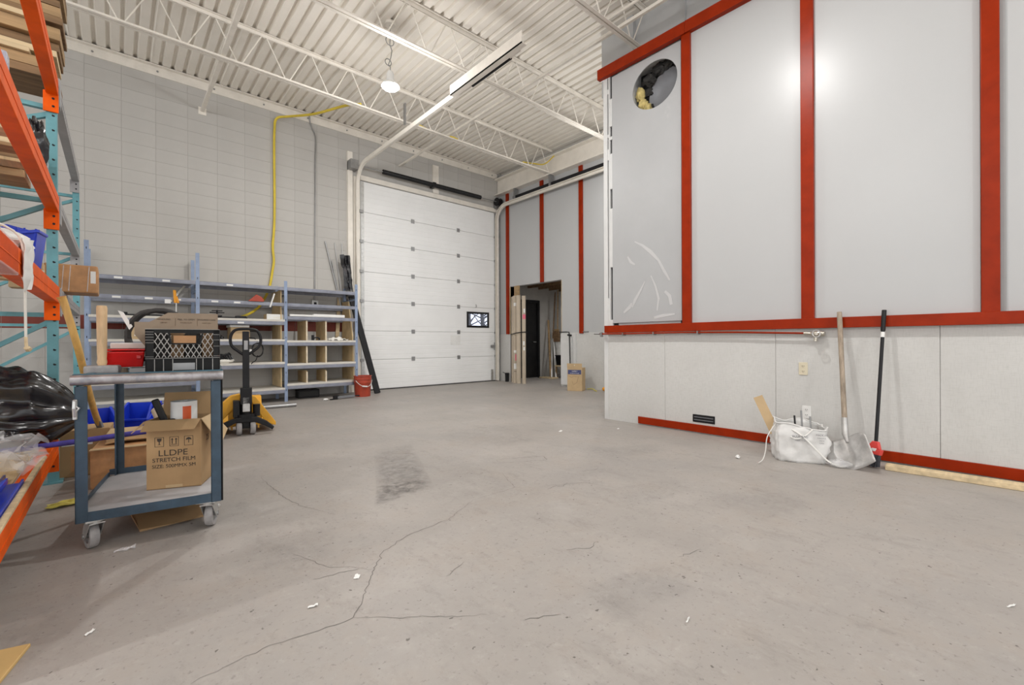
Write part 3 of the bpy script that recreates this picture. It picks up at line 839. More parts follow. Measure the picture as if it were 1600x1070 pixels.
for x, z in ((.02, 1.955), (.55, 1.955), (1.35, 1.955), (.0, 1.685), (.35, 1.685), (.68, 1.685), (1.15, 1.685), (1.45, 1.685), (1.5, 1.365)): price(x, z)
for x0 in (2.505, 2.835):
    for z0, z1 in ((1.04, 1.395), (.64, .945)):
        d = MB().box(x0, x0 + .022, SY0 + .03, SY1 - .08, z0, z1).build('divider', 'ply', sh)
        MB().box(x0 - .001, x0 + .023, SY0 + .022, SY0 + .031, z0, z1).build('front_edge', 'ply_edge', d)
    d = MB().prism([(SY0 + .03, .295), (SY1 - .10, .295), (SY1 - .10, .50), (SY0 + .12, .52), (SY0 + .05, .51), (SY0 + .03, .49)], x0, x0 + .022, axis='x').build('divider', 'ply', sh)
    MB().box(x0 - .001, x0 + .023, SY0 + .022, SY0 + .031, .295, .49).build('front_edge', 'ply_edge', d)
MB().box(2.10, 2.118, SY0 + .05, SY1, .25, 1.90).build('side_board', 'ply', sh)
MB().prism([(SY0 + .06, .30), (SY1, .30), (SY1, 1.80), (SY0 + .30, 1.80), (SY0 + .10, 1.1)], 3.36, 3.378, axis='x').build('side_board', 'ply', sh)
# ---------------- things on the shelves
def carton(w, d, h, m='cardboard', flaps=None, th=.004):
    """open or closed carton at the origin, front at y=0"""
    mb = MB().box(-w / 2, w / 2, 0, d, 0, h)
    return mb
# white-topped cardboard box on third level, bay two
t = thing('carton', 'small white-labelled carton at the right end of the second shelf bay', 'box', (1.99, 8.36, 1.397))
MB().box(-.10, .17, 0, .22, 0, .095).build('body', 'cardboard_pale', t, bevel=.004)
MB().box(-.10, .171, -.002, 0, .004, .093).build('label', 'label_white', t)
MB().box(.0, .17, -.004, -.002, .02, .05).build('green_label', 'cloth', t)
# black clamp assembly beside the hose end
t = thing('bar_clamp', 'black bar clamp lying on the shelf under the yellow hose', 'clamp', (1.20, 8.45, 1.397))
MB().box(-.30, .42, -.02, .02, .0, .03).build('bar', 'black_metal', t, bevel=.004)
MB().box(-.06, .06, -.05, .05, .03, .05).tube([(0, 0, .03), (0, 0, .135)], .012).box(-.10, .10, -.012, .012, .085, .10).box(-.07, .07, -.03, .03, .115, .128).build('jaw', 'black_metal', t, bevel=.003)
MB().box(.25, .40, -.05, .05, .0, .05).build('foot', 'black_plastic', t, bevel=.008)
t = thing('bar_clamp', 'long black bar lying on the shelf behind the red organiser', 'clamp', (.38, 8.5, 1.397))
MB().box(-.30, .34, -.02, .02, 0, .035).build('bar', 'black_metal', t, bevel=.004)
MB().box(-.34, -.26, -.04, .04, 0, .06).build('jaw', 'black_metal', t, bevel=.006)
# lamp tubes on bay three's third rail
t = thing('light_tube_pack', 'pair of long white strips resting on the third rail of the right bay', 'strip', (2.70, 8.32, 1.462))
MB().box(-.47, .10, -.03, .03, 0, .035).build('strip', 'label_white', t, bevel=.008)
MB().box(-.08, .48, -.025, .045, .0, .052).build('strip', 'label_white', t, bevel=.01)
# folded cloth on bay three shelf
cl = MB().grid(18, 10, lambda u, v: (-.16 + .36 * u, -.1 + .26 * v, .012 + .05 * abs(fbm((u * 3, v * 3, 4), 1.5)) + .035 * math.sin(math.pi * u) * math.sin(math.pi * v) - (.012 if min(u, v, 1 - u, 1 - v) < .02 else 0)))
o = cl.build('rag', 'cloth', None, thick=.006, smooth=True); o.location = (3.06, 8.44, 1.042)
tag(o, 'crumpled white rag on the shelf in the rightmost compartment', 'rag')
t = thing('hose_clamp', 'small black hook lying between the wooden dividers', 'hook', (2.69, 8.40, 1.042))
MB().tube(smooth_path([(-.05, 0, .012), (-.02, .0, .05), (.03, 0, .055), (.07, 0, .03), (.05, 0, .012)]), .012, 8).build('hook', 'black_metal', t, smooth=True)
MB().box(-.07, -.03, -.02, .02, 0, .10).build('plate', 'black_metal', t, bevel=.004)
# wood box with white top
t = thing('carton', 'open-topped tan carton with a white lid behind the pallet jack handle', 'box', (1.52, 8.42, 1.062))
MB().box(-.14, .13, 0, .3, 0, .20).build('body', 'cardboard_pale', t, bevel=.004)
MB().box(-.15, .12, -.03, .33, .20, .235).build('lid', 'label_white', t, bevel=.004)
MB().tube([(.13, .02, .14), (.26, .02, .13)], .01).build('handle', 'black_metal', t)
# coil of cable hanging from the shelf
ck = []
for k in range(60): ck.append((1.73 + .085 * math.cos(k * .52) * (1 + .08 * math.sin(k)), 8.26 + .012 * math.sin(k * 1.7), .89 + .11 * math.sin(k * .52) * (1 + .06 * math.cos(k * 1.3))))
t = thing('cable_coil', 'black cable coil hanging below the shelf right of the pallet jack handle', 'cable', (1.73, 8.26, .75), world=True)
MB().tube(smooth_path(ck, 2), .007, 6).build('coil', 'black_plastic', t, smooth=True)
MB().tube([(1.73, 8.27, .99), (1.73, 8.285, 1.04)], .006).build('hook', 'steel_grey', t)
MB().tube(smooth_path([(1.73, 8.26, .80), (1.70, 8.25, .72), (1.66, 8.26, .69), (1.64, 8.27, .66)]), .007, 6).build('loose_end', 'black_plastic', t, smooth=True)
# tool bag on the lower shelf
t = thing('tool_pile', 'black cable clump resting on a white cloth beside the pallet jack mast', 'tools', (1.22, 8.42, .677))
MB().add(*blob((.06, 0, .04), .10, 1.3, .8, .45, 11, amp=.3)).build('cloth', 'cloth', t, smooth=True)
for k in range(6):
    a = k * 1.1
    MB().tube(smooth_path([(-.10 + .04 * k, -.02 + .02 * math.sin(a), .06), (-.08 + .04 * k, -.04, .15 + .02 * math.cos(a)), (-.02 + .035 * k, -.03, .13), (.02 + .03 * k, -.06, .07)]), .014, 6).build('cable', 'black_plastic', t, smooth=True)
t = thing('bottle_cap', 'small grey canister standing on the shelf left of the pallet jack loop', 'canister', (1.13, 8.42, 1.062))
MB().lathe([(0, 0), (.04, 0), (.04, .11), (.025, .125), (.025, .14), (0, .14)], n=14).build('body', 'cardboard_grey', t, smooth=True)
MB().lathe([(0, .14), (.028, .14), (.028, .165), (0, .165)], n=14).build('cap', 'black_plastic', t)
t = thing('knob', 'small dark knob lying on the shelf beside the grey canister', 'knob', (1.25, 8.40, 1.062))
MB().lathe([(0, 0), (.03, 0), (.04, .02), (.03, .045), (.012, .05), (.012, .065), (0, .065)], n=12).build('knob', 'black_plastic', t, smooth=True)
# red white brush tool by the mast
t = thing('hand_tool', 'red and white hand tool hanging from the shelf beside the jack mast', 'tool', (1.585, 8.255, .70), world=True)
MB().bar((1.54, 8.27, .66), (1.60, 8.26, .80), .07, .02).build('red_plate', 'bucket_red', t, bevel=.006)
MB().bar((1.60, 8.26, .80), (1.63, 8.27, .90), .06, .02).build('white_plate', 'label_white', t, bevel=.006)
t = thing('hook_set', 'red glove hung on the second rail under the yellow hose', 'glove', (1.74, 8.28, 1.66), world=True)
MB().prism([(1.60, 1.685), (1.66, 1.74), (1.72, 1.80), (1.80, 1.76), (1.84, 1.70), (1.82, 1.685)], 8.275, 8.30, axis='y').build('glove_body', 'bucket_red', t, bevel=.006)
MB().bar((1.92, 8.28, 1.60), (1.99, 8.29, 1.83), .03, .02).build('white_strap', 'label_white', t, bevel=.004)
# orange clamp with string on the second rail
t = thing('spring_clamp', 'orange spring clamp clipped on the second rail above the black crate', 'clamp', (.66, 8.28, 1.60), world=True)
MB().bar((.655, 8.27, 1.60), (.645, 8.275, 1.79), .038, .03).bar((.69, 8.27, 1.60), (.665, 8.275, 1.70), .035, .03).build('jaws', 'orange_clamp', t, bevel=.008)
MB().tube([(.665, 8.27, 1.62), (.662, 8.27, 1.18)], .007, 6).build('cord', 'label_white', t)
MB().box(.53, .60, 8.265, 8.27, 1.59, 1.65).build('tag', 'label_white', t)
MB().bar((.60, 8.28, 1.62), (.80, 8.66, 1.90), .028, .012).build('strap', 'cloth', t)
# box on the lower bay-one shelf
t = thing('carton', 'tan carton with two white labels on the shelf behind the red organiser', 'box', (.26, 8.36, 1.062))
MB().box(-.13, .20, 0, .28, 0, .25).build('body', 'cardboard_pale', t, bevel=.004)
MB().box(-.07, .03, -.002, 0, .05, .12).box(.06, .17, -.002, 0, .03, .10).build('label', 'label_white', t)
# black vent box under the shelf
t = thing('floor_box', 'low black box on the floor under the right shelf bay', 'box', (2.62, 8.60, 0))
MB().box(-.17, .20, 0, .2, .0, .15).build('body', 'black_plastic', t, bevel=.01)
MB().box(-.15, .18, -.004, 0, .03, .12).build('front', 'rubber', t)
# steel tube on the floor
solo(MB().tube([(1.30, 7.62, .028), (2.12, 7.56, .028)], .028, 12), 'pipe', 'steel_grey', 'grey steel tube lying on the floor behind the pallet jack', 'pipe', smooth=True)
# nail gun / caulk tool on floor
t = thing('caulking_gun', 'black and grey tool lying on the floor before the red bucket', 'tool', (3.05, 8.02, 0), R(8))
MB().box(-.13, .20, -.03, .03, .015, .055).build('barrel', 'duct', t, bevel=.01)
MB().box(-.26, -.12, -.012, .012, .0, .02).box(-.20, -.10, -.02, .02, .01, .07).build('handle', 'black_plastic', t, bevel=.005)
MB().tube([(.2, 0, .035), (.30, 0, .03)], .012).build('nozzle', 'black_metal', t)
solo(MB().add(*blob((2.72, 7.98, .02), .03, 1.6, 1, .6, 5, n=8)), 'paper_scrap', 'label_white', 'crumpled white paper on the floor before the right shelf bay', 'paper')
# ---------------- bucket and long stock beside the door
t = thing('bucket', 'red plastic bucket with white wire handle beside the door track', 'bucket', (3.46, 8.17, 0))
MB().lathe([(0, .004), (.135, .004), (.137, 0), (.152, .255), (.158, .262), (.158, .275), (.153, .28), (.155, .315), (.163, .318), (.163, .332), (.157, .335), (.158, .372), (.166, .375), (.166, .385), (.152, .385), (.132, .02), (0, .02)], n=32).build('body', 'bucket_red', t, smooth=True)
MB().tube([(.165 * math.cos(R(200 + a)), .165 * math.sin(R(200 + a)), .30 - .115 * math.sin(R(a / 140 * 180))) for a in range(0, 141, 10)], .0045, 6).build('wire_handle', 'label_white', t)
MB().tube([(-.075, -.158, .20), (.015, -.175, .19)], .013, 8).build('grip', 'label_white', t)
t = thing('track_section', 'long black tube leaning against the door frame behind the red bucket', 'tube', (3.75, 8.45, 0), world=True)
MB().bar((3.86, 8.40, 0.0), (3.46, 8.88, 2.2), .115, .05, up=(0, 1, 0)).build('tube', 'black_metal', t, bevel=.01)
t = thing('folded_tarp', 'folded black tarp bundle hanging on the long stock beside the door track', 'tarp', (3.46, 8.86, 2.0), world=True)
tm = MB()
tm.grid(8, 16, lambda u, v: (3.37 + .10 * v + .15 * (u - .5) * (1 - .25 * v) + .012 * nz((u * 6, v * 9, 2)), 8.80 + .03 * nz((u * 5, v * 7, 9)) - .02 * math.sin(u * 9), 2.72 - .80 * v))
tm.build('folds', 'bag_black', t, thick=.03, smooth=True)
for i, (x0, x1, zt) in enumerate(((3.06, 3.50, 2.98), (3.18, 3.49, 2.62), (3.24, 3.46, 2.98), (3.38, 3.47, 2.98))):
    solo(MB().tube([(x1 + .01, 8.942, 1.05), (x0, 8.972, zt)], .013 if i == 0 else .008, 6), 'steel_rod', 'steel_grey',
         ['thick grey rod leaning furthest left against the block wall', 'thin short grey rod leaning second from left', 'thin grey rod leaning third from left beside the tarp', 'thin upright grey rod leaning rightmost next to the tarp'][i], 'rod', group=None)
solo(MB().bar((3.27, 8.945, 1.06), (3.33, 8.965, 1.95), .07, .02, up=(0, 1, 0)), 'board_offcut', 'wood_pale', 'narrow pale board leaning on the wall beside the door track', 'board')
# ================================================================== PALLET JACK
t = thing('pallet_jack', 'yellow pallet jack with black handle parked before the blue shelving', 'pallet jack', (1.06, 5.62, 0), R(-8))
def wheel(x, y, z, r, w, name='steer_wheel', par=None, m='wheel_grey'):
    p = MB().lathe([(r * .55, -w / 2), (r * .92, -w / 2), (r, -w / 2 + .012), (r, w / 2 - .012), (r * .92, w / 2), (r * .55, w / 2)], c=(y, z, x), n=28, axis='x', closed=True)
    # lathe axis 'x' puts h on x: recentre
    p.v = []
    p.f = []; p.mi = []
    p.lathe([(r * .58, -w / 2), (r * .92, -w / 2), (r, -w / 2 + .012), (r, w / 2 - .012), (r * .92, w / 2), (r * .58, w / 2)], c=(x, y, z), n=28, axis='x', closed=True)
    o = p.build(name, m, par, smooth=True)
    MB().lathe([(0, -w / 2 + .012), (r * .6, -w / 2 + .012), (r * .6, w / 2 - .012), (0, w / 2 - .012)], c=(x, y, z), n=20, axis='x').lathe([(0, -w / 2 - .004), (.018, -w / 2 - .004), (.018, w / 2 + .004), (0, w / 2 + .004)], c=(x, y, z), n=10, axis='x').build('hub', 'black_metal', o)
    return o
wheel(-.065, 0, .09, .09, .05, par=t); wheel(.065, 0, .09, .09, .05, par=t)
MB().box(-.09, .09, -.03, .03, .07, .11).box(-.035, .035, -.05, .05, .09, .22).build('axle_block', 'black_metal', t, bevel=.008)
MB().prism(rsq(-.085, .085, -.085, .085, .04), .18, .23, axis='z').lathe([(0, .22), (.058, .22), (.058, .40), (.045, .42), (0, .42)], n=18).box(-.12, -.06, -.06, .06, .2, .38).lathe([(0, .2), (.035, .2), (.035, .33), (0, .33)], c=(.10, -.02, 0), n=12).build('pump', 'black_metal', t, bevel=.004)
MB().box(-.035, .035, -.09, -.06, .26, .42).box(-.05, .05, -.075, -.05, .36, .44).build('pump_lever', 'galv', t, bevel=.006)
# black A-frame yoke
MB().prism([(-.24, .10), (-.20, .16), (-.10, .20), (.10, .20), (.20, .14), (.27, .07), (.25, .04), (.18, .09), (.08, .14), (-.10, .145), (-.22, .08)], -.085, -.035, axis='y').build('yoke', 'black_metal', t, bevel=.01)
# mast and loop
MB().box(-.032, .032, -.075, -.035, .40, 1.13).build('mast', 'black_metal', t, bevel=.006)
MB().box(-.055, .055, -.09, -.03, .34, .52).build('mast_foot', 'black_metal', t, bevel=.008)
MB().box(-.018, .018, -.0765, -.075, .93, 1.03).build('label', 'steel_grey', t)
lp = [(0, -.055, .86), (-.06, -.055, .905), (-.125, -.055, .965), (-.142, -.055, 1.03), (-.13, -.055, 1.10), (-.09, -.055, 1.145), (0, -.055, 1.155), (.09, -.055, 1.145), (.13, -.055, 1.10), (.142, -.055, 1.03), (.125, -.055, .965), (.06, -.055, .905), (0, -.055, .86)]
MB().tube(smooth_path(lp, 4), .015, 10).build('handle_loop', 'black_metal', t, smooth=True)
MB().tube([(.02, -.055, 1.06), (.085, -.06, 1.055), (.09, -.06, 1.04)], .006, 6).build('control_lever', 'black_metal', t)
# yellow head and forks
MB().prism([(.10, .08), (.10, .30), (.16, .40), (.30, .40), (.42, .20), (.42, .08)], -.16, .16, axis='x').build('hydraulic_head', 'jack_yellow', t, bevel=.01)
MB().prism([(-.27, .30), (-.14, .42), (-.05, .44), (-.05, .36), (-.18, .20), (-.27, .10)], .08, .20, axis='y').build('side_plate', 'jack_yellow', t, bevel=.008)
MB().prism([(.05, .36), (.05, .42), (.10, .40), (.30, .10), (.30, .06), (.20, .10)], .08, .20, axis='y').build('side_plate', 'jack_yellow', t, bevel=.008)
for s_ in (-1, 1):
    f = MB().prism([(-.075, .045), (-.075, .085), (-.06, .095), (.06, .095), (.075, .085), (.075, .045), (.06, .045), (.06, .08), (-.06, .08), (-.06, .045)], .10, 1.22, axis='y')
    f.v = [(v[0] * (1 if v[1] < 1 else .7) + s_ * .195, v[1], v[2]) for v in f.v]
    f = f.build('fork', 'jack_yellow', t)
    MB().lathe([(0, -.04), (.038, -.04), (.038, .04), (0, .04)], c=(s_ * .195, 1.08, .038), n=14, axis='x').build('load_roller', 'wheel_grey', f)
MB().box(-.262, -.258, .0, .07, .30, .36).build('label', 'label_white', t)
# ================================================================== PALLET RACK (left)
RX = -.345
rk = thing('pallet_rack', 'tall pallet rack with teal uprights and orange beams along the left side of the hall', 'rack', (-.85, 4.6, 0), world=True)
def rpost(x, y, h=5.0):
    c = .028
    m = MB().prism([(x - c, y - .03), (x + c, y - .03), (x + c, y + .045), (x + c - .012, y + .045), (x + c - .012, y - .018), (x - c + .012, y - .018), (x - c + .012, y + .045), (x - c, y + .045)], 0, h, axis='z')
    p = m.build('upright', 'teal_rack', rk)
    for k in range(int(h / .105)):
        z = .12 + k * .105
        if x > -.6: MB().prism([(x - .006 + .012, z + .007), (x + .012 - .010, z), (x + .012 - .006, z - .008), (x + .012 + .004, z - .008), (x + .012 + .008, z)], y - .0308, y - .0295, axis='y').build('slot_hole', 'dark_gap', p)
    MB().box(x - .05, x + .05, y - .05, y + .07, 0, .012).build('foot_plate', 'teal_rack', p)
for y in (1.98, 4.62, 7.2):
    rpost(RX, y, 2.885); rpost(-1.40, y, 2.885)
def brace(y, z0, z1):
    MB().bar((RX - .02, y + .01, z0), (-1.39, y + .01, z1), .03, .04, up=(0, 1, 0)).build('brace', 'teal_rack', rk)
for y in (1.98, 4.62, 7.2):
    for z in (.3, 1.21, 2.03, 2.70): brace(y, z, z)
    for z0, z1 in ((1.16, .45), (2.0, 1.35), (2.65, 2.1)): brace(y, z0, z1)
def rbeam(x, y0, y1, z, m, h=.115, conn=True, face=1):
    # z = underside, rolled step beam: upper lip set back
    b = MB().prism([(x - .034, z), (x + .030, z), (x + .030, z + h * .98), (x + .026, z + h), (x - .034, z + h)], y0 + .028, y1 - .032, axis='y')
    o = b.build('beam', m, rk, bevel=.004)
    MB().box(x + .0300, x + .0320, y0 + .05, y1 - .06, z + h * .42, z + h * .46).build('beam_groove', m, o)
    for ye, s_ in ((y0, 1), (y1, -1)):
        c = MB().box(x - .048, x + .031, ye - .0465, ye - .033, z - .125, z + .02)if s_ < 0 else MB().box(x + .030, x + .042, ye - .035, ye + .05, z - .125, z + h * .9)
        c = c.build('beam_connector', m, rk, bevel=.002)
        if s_ < 0:
            for zz in (z - .03, z - .085): MB().lathe([(0, 0), (.008, 0), (.008, -.003), (0, -.003)], c=(x + .004, ye - .0465, zz), n=8, axis='y').build('rivet', 'black_metal', c)
for z in (2.785, 1.945, 1.295):
    rbeam(RX + .008, 1.98, 4.62, z, 'orange_rack')
    rbeam(-1.40, 1.98, 4.62, z, 'orange_rack')
for z in (2.86, 2.0, 1.33):
    rbeam(RX, 4.68, 7.2, z, 'grey_beam', h=.09); rbeam(-1.40, 4.68, 7.2, z, 'grey_beam', h=.09)
rbeam(RX + .008, 1.98, 4.5, .235, 'orange_rack', h=.10); rbeam(-1.40, 1.98, 4.5, .235, 'orange_rack', h=.10)
# ---------------- timber stacked on the beams (planks along x)
def plank(x0, x1, y0, y1, z0, z1, m, label, group=None):
    mb = MB().box(x0, x1, y0, y1, z0, z1)
    return solo(mb, 'plank', m, label, 'plank', group, bevel=.004)
rn = random.Random(3)
NTH = ['lowest', 'second lowest', 'third', 'fourth', 'fifth', 'sixth', 'seventh', 'eighth', 'ninth', 'tenth', 'eleventh', 'twelfth', 'thirteenth', 'fourteenth', 'fifteenth', 'sixteenth']
z = 2.952; k = 0
tops = ['wood_dark', 'wood', 'wood_pale', 'wood_dark', 'wood', 'wood_dark', 'wood', 'wood_dark', 'wood', 'wood_dark', 'wood', 'wood', 'wood_dark', 'wood']
while z < 3.75 and k < 15:
    h = rn.uniform(.05, .10)
    y0 = 4.70 + rn.uniform(-.05, .05); x1 = -.305 + rn.uniform(-.035, .02)
    plank(-1.5, x1, y0, 5.12, z, z + h - .006, tops[k % 14], '%s rough brown plank from the bottom of the stack on the top rack level' % NTH[k], 'rough planks stacked on the top rack level')
    k += 1; z += h
    if k % 3 == 2:
        q = k // 3
        plank(-.70 + .05 * q, -.46 + .03 * q, y0 - .03, 5.1, z - .004, z + .032, 'wood_pale', ['lowest', 'second', 'third', 'fourth', 'topmost', 'upper'][q] + ' pale spacer stick in the stack on the top rack level', 'spacers between the top planks'); z += .036
z = 2.066
for k in range(6):
    h = rn.uniform(.035, .055)
    plank(-1.5, -.43 + rn.uniform(-.03, .02), 4.18 + rn.uniform(-.03, .03), 4.5, z, z + h - .004, ['wood', 'wood_pale', 'wood_dark', 'wood', 'wood_pale', 'wood'][k], '%s plank from the bottom of the stack on the middle rack level' % NTH[k], 'planks stacked on the middle rack level')
    z += h
for i in range(9): plank(-1.46, -.375, 2.15 + i * .26, 2.27 + i * .26, 1.412, 1.432, ['wood_pale', 'wood', 'ply'][i % 3], '%s deck board counted from the camera on the third-level orange beams' % NTH[i].replace('lowest', 'nearest'), 'deck boards on the third-level beams')
for i, yy in enumerate((2.68, 3.30, 3.58, 3.86)): plank(-1.46, -.335, yy, yy + .14, 2.062, 2.082, ['wood', 'wood_pale', 'wood', 'ply'][i], ['nearest', 'second nearest', 'third', 'farthest'][i] + ' deck board laid across the second-level orange beams', 'deck boards on the second-level beams')
# shrink-wrapped packet hanging by the top beam
def crumple(nu, nv, fn, amp, sc, seed):
    def g(u, v):
        p = Vector(fn(u, v)); n = Vector((fbm((u * sc, v * sc, seed), 1), fbm((u * sc, v * sc, seed + 9), 1), fbm((u * sc, v * sc, seed + 17), 1)))
        return tuple(p + n * amp)
    return MB().grid(nu, nv, g)
def pouch(name, label, cat, c, sx, sy, sz, m, seed, amp=.22, n=22, mats=None, group=None):
    vs, fs = blob((0, 0, 0), 1.0, 1, 1, 1, seed, n=n, amp=amp)
    vs = [(x * sx, y * sy, z * sz) for x, y, z in vs]
    zmin = min(v[2] for v in vs)
    mb = MB().add([(x + c[0], y + c[1], z - zmin + c[2]) for x, y, z in vs], fs)
    return solo(mb, name, m, label, cat, group, smooth=True)
M['wrapped'] = mat('wrapped', (0.45, 0.45, 0.55), 0.25, var=.3, scale=10, dirt=(.75, .75, .78), dthr=(.5, .55))
pkt = thing('wrapped_packet', 'plastic-wrapped blue and white packet standing on the nearest second-level deck board', 'packet', (-.37, 2.76, 2.083))
MB().box(-.06, .04, -.03, .03, 0, .115).build('packet_body', 'wrapped', pkt, bevel=.01)
pouch('wrapped_bundle', 'black and silver film-wrapped bundle standing on the middle rack beam', 'bundle', (-.39, 4.3, 2.07), .05, .06, .20, 'bag_black', 21, amp=.35)
pouch('film_scrap', 'crumpled clear film beside the wrapped bundle at the teal upright', 'film', (-.375, 4.36, 2.06), .03, .05, .11, 'clear_film', 31, amp=.4)
pouch('blue_packet', 'blue wrapped packet on the pale planks of the middle rack level', 'packet', (-.52, 3.40, 2.285), .09, .07, .085, 'wrapped', 23, amp=.2)
# ---------------- third level: blue bin, bags, carton
bn = thing('plastic_bin', 'open blue plastic picking bin lying on the third rack level', 'bin', (-.425, 3.72, 1.435), R(-4))
bn.scale = (.86, .86, .98)
bm2 = MB()
prof = [(-.13, 0), (.13, 0), (.155, .30), (-.155, .30)]
bm2.add([(-.07, -.02, 0), (.085, -.02, 0), (.085, .2, 0), (-.07, .2, 0), (-.075, -.07, .16), (.115, -.07, .205), (.115, .2, .22), (-.075, .2, .26)], [(0, 3, 2, 1), (0, 1, 5, 4), (1, 2, 6, 5), (2, 3, 7, 6), (3, 0, 4, 7)])
bm2.build('bin_body', 'blue_plastic', bn, thick=.008)
rm = MB()
for a, b in (((-.08, -.072, .16), (.12, -.072, .205)), ((.115, -.07, .205), (.115, .2, .22)), ((.115, .2, .22), (-.075, .2, .26)), ((-.075, .2, .26), (-.075, -.07, .16))): rm.bar(a, b, .018, .018)
rm.build('rim', 'blue_plastic', bn, bevel=.005)
for x in (.02, .05, .095):
    MB().bar((x * .8, -.035, .06), (x * 1.15, -.075, .215), .008, .012, up=(0, 1, 0)).build('rib', 'blue_plastic', bn)
bn2 = thing('plastic_bin', 'blue bin half hidden behind the leaning blue bin on the third rack level', 'bin', (-.66, 3.66, 1.435))
MB().add([(-.12, -.02, 0), (.12, -.02, 0), (.12, .22, 0), (-.12, .22, 0), (-.15, -.06, .22), (.15, -.06, .22), (.15, .24, .24), (-.15, .24, .24)], [(0, 3, 2, 1), (0, 1, 5, 4), (1, 2, 6, 5), (2, 3, 7, 6), (3, 0, 4, 7)]).build('bin_body', 'blue_plastic', bn2, thick=.008)
MB().bar((-.16, -.06, .22), (.16, -.06, .22), .03, .02).build('rim', 'blue_plastic', bn2, bevel=.004)
wb_ = thing('plastic_bag', 'torn white plastic bag and cord hanging over the third orange beam', 'bag', (-.30, 3.1, 1.15), world=True)
crumple(9, 14, lambda u, v: (-.30 + .012 * math.sin(u * 9), 2.82 + .24 * u * (1 - .35 * v), 1.455 - .23 * v + .03 * u), .016, 3, 3).build('flap', 'poly_white', wb_, thick=.002, smooth=True)
vs, fs = blob((-.42, 3.02, 1.46), .10, 1.2, 1.8, .55, 41, n=20, amp=.35); MB().add(vs, fs).build('bunched_film', 'poly_white', wb_, smooth=True)
vs, fs = blob((-.40, 3.35, 1.45), .07, 1.0, 1.8, .5, 43, n=18, amp=.35); MB().add(vs, fs).build('bunched_film', 'poly_white', wb_, smooth=True)
MB().tube(smooth_path([(-.42, 2.62, 1.62), (-.40, 2.72, 1.52), (-.31, 2.82, 1.46), (-.30, 2.87, 1.30), (-.30, 2.89, 1.16), (-.30, 2.90, 1.03)]), .005, 6).build('cord', 'cloth', wb_)
MB().tube(smooth_path([(-.42, 2.62, 1.62), (-.43, 2.60, 1.66), (-.415, 2.58, 1.67), (-.41, 2.60, 1.60)]), .009, 6).build('cord_loop', 'cloth', wb_)
MB().tube(smooth_path([(-.30, 2.90, 1.03), (-.296, 2.88, .99), (-.29, 2.90, .975)]), [.006] * 6 + [.012] * 4 + [.006], 6).build('knot', 'wood_pale', wb_)
# stretch film around the middle of that beam
MB().prism([(RX - .022, 1.288), (RX + .038, 1.288), (RX + .038, 1.415), (RX - .022, 1.415)], 2.3, 2.78, axis='y').build('film_wrap', 'clear_film', rk, bevel=.004)
ct = thing('carton', 'scuffed orange-brown carton sticking out past the teal upright on the grey beam', 'box', (-.19, 5.10, 1.422), R(0))
MB().box(-.24, .075, 0, .35, 0, .225).build('body', 'cardboard_orange', ct, bevel=.012)
MB().box(.03, .062, -.003, 0, .08, .18).build('label', 'label_white', ct)
tp = MB()
for x in (-.14, -.10, .01): tp.bar((x, -.002, .01), (x + .012, -.002, .215), .006, .003, up=(0, 1, 0))
tp.build('tape_strips', 'clear_film', ct)['kind'] = 'stuff'
ct2 = thing('carton', 'low tan carton with a dark stamp behind the teal upright', 'box', (-.47, 4.95, 1.425))
MB().box(-.13, .05, 0, .14, 0, .20).build('body', 'cardboard_pale', ct2, bevel=.006)
MB().box(-.02, .055, -.002, 0, .08, .14).build('stamp', 'label_white', ct2)
sk = thing('cloth_bundle', 'cream cloth bundle with a dark tip beside the blue bin', 'bundle', (-.40, 4.0, 1.43))
MB().lathe([(0, 0), (.035, 0), (.045, .05), (.03, .10), (.012, .12), (0, .12)], n=14).build('cloth', 'cloth', sk, smooth=True)
MB().add(*blob((.01, 0, .145), .022, .8, .8, 1.3, 4, n=10)).build('tip', 'black_plastic', sk, smooth=True)
# sledge hammer with yellow handle
sl = thing('sledgehammer', 'sledgehammer with a long yellow wooden handle leaning on the rack behind the cart', 'hammer', (-.05, 4.1, .3), world=True)
hp = [(-.262, 4.02, 1.30), (-.245, 4.03, 1.24), (-.19, 4.06, .98), (-.155, 4.35, .70), (-.13, 4.55, .52), (-.108, 4.72, .385)]
MB().tube(smooth_path(hp, 4), [.02 + .006 * math.exp(-i * .6) for i in range(21)], 12).build('handle', 'handle_wood', sl, smooth=True)
MB().bar((-.118, 4.66, .44), (-.075, 4.86, .25), .036, .036).build('head_sleeve', 'duct', sl, bevel=.006)
MB().bar((-.14, 4.90, .215), (-.0, 4.86, .215), .075, .075).build('head', 'steel_grey', sl, bevel=.012)
# ---------------- bottom level: garbage bag, film, blue strips
gb = MB()
def gfn(u, v):
    a = 2 * math.pi * u                      # angle round the long axis (x)
    s_ = v                                   # 0 = far left, 1 = gathered right end
    r = (math.sin(math.pi * min(1, s_ * 1.55 + .02)) ** .55 if s_ < .33 else (1 - ((s_ - .33) / .67) ** 3.2 * .84))
    r = max(r, .02)
    fold = .0
    w = .25 + .75 * s_
    fold += .085 * w * math.sin(a * 11 + 3.5 * nz((s_ * 2.2, math.cos(a), math.sin(a))) + 2 * s_)
    fold += .045 * w * math.sin(a * 23 + 5 * nz((s_ * 3, math.cos(a) * 2, math.sin(a) * 2)))
    fold += .20 * fbm((s_ * 2.6, math.cos(a) * 1.1, math.sin(a) * 1.1), 1.3) + .07 * nz((s_ * 9, math.cos(a) * 3, math.sin(a) * 3))
    rr = r * (1 + fold)
    y = math.cos(a) * .27 * rr; zz = math.sin(a) * rr
    zz = zz * (.34 if zz > 0 else .24)
    return (-1.00 + .83 * s_, y, max(zz, -.20) + (-.06 * s_ * s_))
gb.grid(97, 64, gfn)
